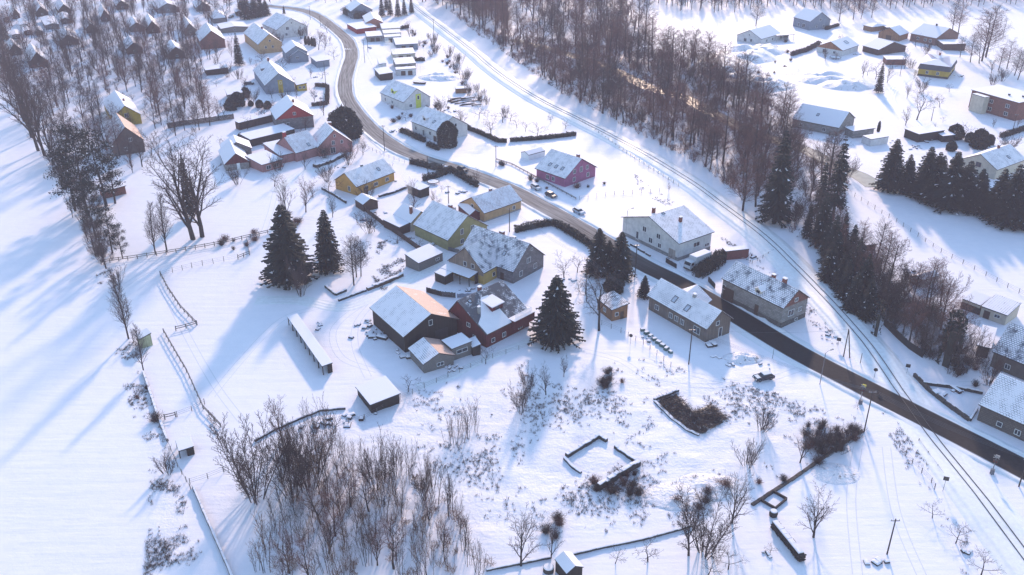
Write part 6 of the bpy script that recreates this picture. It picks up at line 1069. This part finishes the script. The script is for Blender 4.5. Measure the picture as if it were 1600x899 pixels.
for k in range(8):
    px, py = 1004+k*6.2, 517+k*5.0; b = G(px, py); t = thing('crate', ['first','second','third','fourth','fifth','sixth','seventh','eighth'][k]+' snow-topped crate from the top of the row below the brown timber house', 'crate', (b.x, b.y, gz(b.x, b.y)), rng.uniform(-1, 1), 'row of snow-topped crates'); s = rng.uniform(.4, .6); mb = MB()
    for z in (0, .22, .44): mb.box(-s, s, -s*.7, s*.7, z*s*2-.02, z*s*2+.16)
    for x in (-s, s):
        for y in (-s*.7, s*.7): mb.box(x-.04, x+.04, y-.04, y+.04, -.05, s)
    mb.build('slats', crm, t); mb = MB(); mb.box(-s*.9, s*.9, -s*.6, s*.6, s*.88+.17, s*.88+.28); mb.build('snow_top', snow, t)
def woodpile():
    a, b = G(1209, 824), G(1254, 880); d = b-a; L = d.length; c = (a+b)/2; t = thing('woodpile', 'long dark woodpile with a snowy top below the square bed', 'woodpile', (c.x, c.y, gz(c.x, c.y)), math.atan2(d.y, d.x)); mb = MB(); r = random.Random(4)
    for z in range(5):
        for k in range(int(L/.3)): x = -L/2+k*.3+.15*(z % 2); mb.tube([(x, -.55+r.uniform(-.1, .1), .14+z*.27), (x, .55+r.uniform(-.1, .1), .14+z*.27)], [.14, .14], 6, cap=True)
    mb.build('logs', bark, t); mb = MB()
    for k in range(int(L/1.1)): x = -L/2+k*1.1; h = r.uniform(.1, .22); mb.hexa([(x, -.5, 1.38), (x+1.1, -.5, 1.38), (x+1.1, .5, 1.38), (x, .5, 1.38), (x+.05, -.4, 1.38+h), (x+1.05, -.4, 1.38+h), (x+1.05, .4, 1.38+h), (x+.05, .4, 1.38+h)])
    mb.build('snow_cover', snow, t)
woodpile()
def bed():
    P = [G(1190,784), G(1207,769), G(1229,781), G(1211,796)]; c = sum(P, Vector())/4; t = thing('raised_bed', 'small square timber-edged bed full of snow', 'raised bed', (c.x, c.y, gz(c.x, c.y)))
    for k in range(4): mb = MB(); a, b = P[k]-c, P[(k+1) % 4]-c; mb.bar((a.x, a.y, .18), (b.x, b.y, .18), .12, .28+.004*k); mb.build('beam', darkw, t)
    b = G(1208, 806); t = thing('barrel', 'dark round barrel with a snow cap below the square bed', 'barrel', (b.x, b.y, gz(b.x, b.y))); mb = MB(); mb.tube([(0, 0, -.1), (0, 0, .5), (0, 0, 1.0)], [.62, .72, .62], 14, cap=True); mb.build('body', darkw, t); mb = MB(); mb.tube([(0, 0, 1.004), (0, 0, 1.12)], [.6, .5], 14, cap=True); mb.build('snow_cap', snow, t)
    b = G(857, 892); t = thing('round_tub', 'round dark tub with a snow cap left of the bottom shed', 'tub', (b.x, b.y, gz(b.x, b.y))); mb = MB(); mb.tube([(0, 0, -.1), (0, 0, .8)], [.85, .85], 18, cap=True); mb.build('body', fascia, t); mb = MB(); mb.tube([(0, 0, .804), (0, 0, .95)], [.82, .7], 18, cap=True); mb.build('snow_cap', snow, t)
bed()
r = random.Random(9)
for k in range(14):
    b = G(705+r.random()*45, 152+r.random()*15); a = r.uniform(.1, .7); L = r.uniform(3, 6.5); mb = MB(); mb.tube([(-L/2*math.cos(a), -L/2*math.sin(a), .25), (L/2*math.cos(a), L/2*math.sin(a), .25+r.uniform(0, .5))], [.22, .16], 7, cap=True); o = mb.build('felled_log', bark); o.location = (b.x, b.y, gz(b.x, b.y)); tag(o, 'felled log lying in the snow right of the lime-striped house', 'log', 'felled logs right of the lime-striped house')
house('the orange box', 'small orange-brown box shed beside the felled logs', 'shed', (711,136), (712,140), (729,139), 1.8, .1, w_log, R_full, mono=True, name='box_shed', oh=.05)
def boat():
    b = G(656, 131); t = thing('boat', 'small pale boat under snow behind the lime-striped house', 'boat', (b.x, b.y, gz(b.x, b.y)), rad(-15)); mb = MB(); n = 9; T = []; K = []
    for i in range(n): x = -3+6*i/(n-1); w = 1.0*(1-max(0, (x-.2)/2.8)**2)**.5*(.9 if x < -2 else 1); T.append((x, w)); K.append((x*.9, w*.45))
    for s in (-1, 1):
        for i in range(n-1): mb.face([(K[i][0], s*K[i][1], 0), (K[i+1][0], s*K[i+1][1], 0), (T[i+1][0], s*T[i+1][1], .9), (T[i][0], s*T[i][1], .9)])
    mb.face([(-3, -T[0][1], .9), (-3, T[0][1], .9), (-2.7, K[0][1], 0), (-2.7, -K[0][1], 0)]); mb.build('hull', brownw, t); mb = MB(); mb.face([(x, -w*.9, .85) for x, w in T]+[(x, w*.9, .85) for x, w in T[::-1]]); mb.build('snow_fill', snow, t)
boat()
# the brush pit
P = gp([(1024,628),(1042,621),(1056,618),(1072,632),(1086,645),(1098,640),(1112,632),(1128,648),(1136,657),(1112,671),(1092,680),(1070,670),(1050,654)])
P = [(x+noise.noise(Vector((x, y, 1)))*.9, y+noise.noise(Vector((x, y, 9)))*.9) for x, y in resample(P+P[:1], .7)[:-1]]
mb = MB(); mb.face([(x, y, gz(x, y)+.06) for x, y in P][::-1]); pitm, tt, bb = newmat('wet_brush_floor'); lk(tt, ramp(tt, nz(tt, .9, 8, rough=.75), [(.42, (.055, .045, .042)), (.53, (.10, .08, .075)), (.60, (.7, .7, .74))]), bb.inputs['Base Color']); cx, cy = sum(p[0] for p in P)/len(P), sum(p[1] for p in P)/len(P); mb = MB()
for a, b in zip(P, P[1:]+P[:1]): mb.face([(a[0], a[1], gz(*a)+.07), (b[0], b[1], gz(*b)+.07), (cx, cy, gz(cx, cy)+.1)][::-1])
struct(mb, 'pit_floor', pitm); r = random.Random(3); mb = MB(); n = 0; x0, x1 = min(p[0] for p in P), max(p[0] for p in P); y0, y1 = min(p[1] for p in P), max(p[1] for p in P)
while n < 2600:
    x, y = r.uniform(x0, x1), r.uniform(y0, y1)
    if not inpoly(x, y, P): continue
    n += 1; a = r.uniform(0, 6.28); L = r.uniform(.4, 1.5); z = gz(x, y)+r.uniform(.02, .6)*(.4+noise.noise(Vector((x*.4, y*.4, 1)))+.5); mb.tube([(x, y, z), (x+math.cos(a)*L, y+math.sin(a)*L, z+r.uniform(-.1, .7))], [.035, .016], 3)
tag(mb.build('brush_heap', twig), 'tangled dark brushwood filling the pit in the meadow', None, None, 'stuff')
# roof terrace of the dark red house
def red_terrace():
    ro = [c for c in rh.children if c.name.startswith('roof')][0]; X = max(v.co.x for v in ro.data.vertices); Y = max(v.co.y for v in ro.data.vertices); wl = [c for c in rh.children if c.name.startswith('wall')][0]
    s = 1 if (rh.matrix_basis.to_3x3() @ Vector((1, 0, 0))).x > 0 else -1; x0, x1 = sorted((s*X*.12, s*(X+.3))); mb = MB(); mb.box(x0, x1, -Y-.8, -Y+3.4, 1.9, 4.0); t = mb.build('roof_terrace', w_red, rh); mb = MB(); mb.box(x0-.1, x1+.1, -Y-.95, -Y+3.3, 4.003, 4.14); mb.build('terrace_snow', snow, t)
    mb = MB(); z = 4.14; y = -Y-.2
    for k in range(15): x = x0+.9+(x1-x0-1.4)*k/14; mb.bar((x, y, z), (x, y, z+.95), .03)
    mb.bar((x0+.9, y, z+.98), (x1-.5, y, z+.98), .05); mb.bar((x0+.9, y, z+.12), (x1-.5, y, z+.12), .03); mb.bar((x1-.5, y, z+.96), (x1-.5, y+2.8, z+.96), .045); mb.build('railing', white, t)
red_terrace()
def red_snow():                       # deep snow left on the lower part of the near slope
    ro = [c for c in rh.children if c.name.startswith('roof') and 'terrace' not in c.name][0]; X = max(v.co.x for v in ro.data.vertices); Y = max(v.co.y for v in ro.data.vertices); zs = [v.co.z for v in ro.data.vertices]; s = 1 if (rh.matrix_basis.to_3x3() @ Vector((1, 0, 0))).x > 0 else -1
    ry = -Y+2*Y*.70; he, rise = 3.3, 5.0; f = lambda x, v, d: (x, -Y+(ry+Y)*v, he+rise*v+.26+d); mb = MB(); top = [(-s*X*.96, .05, .30), (-s*X*.7, .05, .42), (-s*X*.45, .05, .62), (-s*X*.2, .05, .82), (s*X*.1, .05, .80)]
    for a, b in zip(top, top[1:]):
        P = [f(a[0], .0, 0), f(b[0], .0, 0), f(b[0], b[2], 0), f(a[0], a[2], 0)]; mb.hexa(P+[(p[0], p[1], p[2]+.14) for p in P])
    mb.build('snow_patch', snow, rh)
red_snow()
# chimney smoke
m, t, b = newmat('smoke'); t.nodes.remove(b); pv = t.nodes.new('ShaderNodeVolumePrincipled'); pv.inputs['Color'].default_value = (.95, .93, .92, 1); f = nz(t, .55, 4); lk(t, mth(t, 'MULTIPLY', mth(t, 'SUBTRACT', f, .38, True), 1.1), pv.inputs['Density']); lk(t, pv.outputs[0], t.nodes['Material Output'].inputs['Volume'])
def fixn(o):
    import bmesh
    b_ = bmesh.new(); b_.from_mesh(o.data); bmesh.ops.recalc_face_normals(b_, faces=b_.faces); b_.to_mesh(o.data); b_.free()
def smoke(px, py, z, h, r0, r1, lean, lab):
    b = G(px, py, z); mb = MB(); n = 12; pts = []; rs = []
    for k in range(n): q = k/(n-1); pts.append((lean[0]*q*q, lean[1]*q*q, h*q)); rs.append((r0+(r1-r0)*q)*(.75+.35*math.sin(k*1.7)**2))
    mb.tube(pts, rs, 10, cap=True); o = mb.build('smoke', m); o.location = b; fixn(o); tag(o, lab, None, None, 'stuff')
smoke(643, 322, 6.5, 10, .3, 1.5, (-1.5, .5), 'pale chimney smoke rising from the tall brick chimney'); smoke(620, 88, 3.5, 6, 1.0, 3.0, (-5, -2), 'pale smoke drifting over the garages')
# the hazy winter air
mb = MB(); mb.box(-1540, 1540, -1540, 1540, -2, 108); hz = mb.build('haze', None or fascia); hz.data.materials.clear(); m, t, b = newmat('haze_air'); t.nodes.remove(b); pv = t.nodes.new('ShaderNodeVolumePrincipled'); pv.inputs['Color'].default_value = (.95, .85, .98, 1); pv.inputs['Density'].default_value = HAZE; pv.inputs['Anisotropy'].default_value = .0; lk(t, pv.outputs[0], t.nodes['Material Output'].inputs['Volume']); hz.data.materials.append(m); tag(hz, 'thin pinkish winter haze', None, None, 'stuff')

for o in C.objects:
    if o.get('label') and len(o['label'].split()) > 16: print('LONG', o['label'])
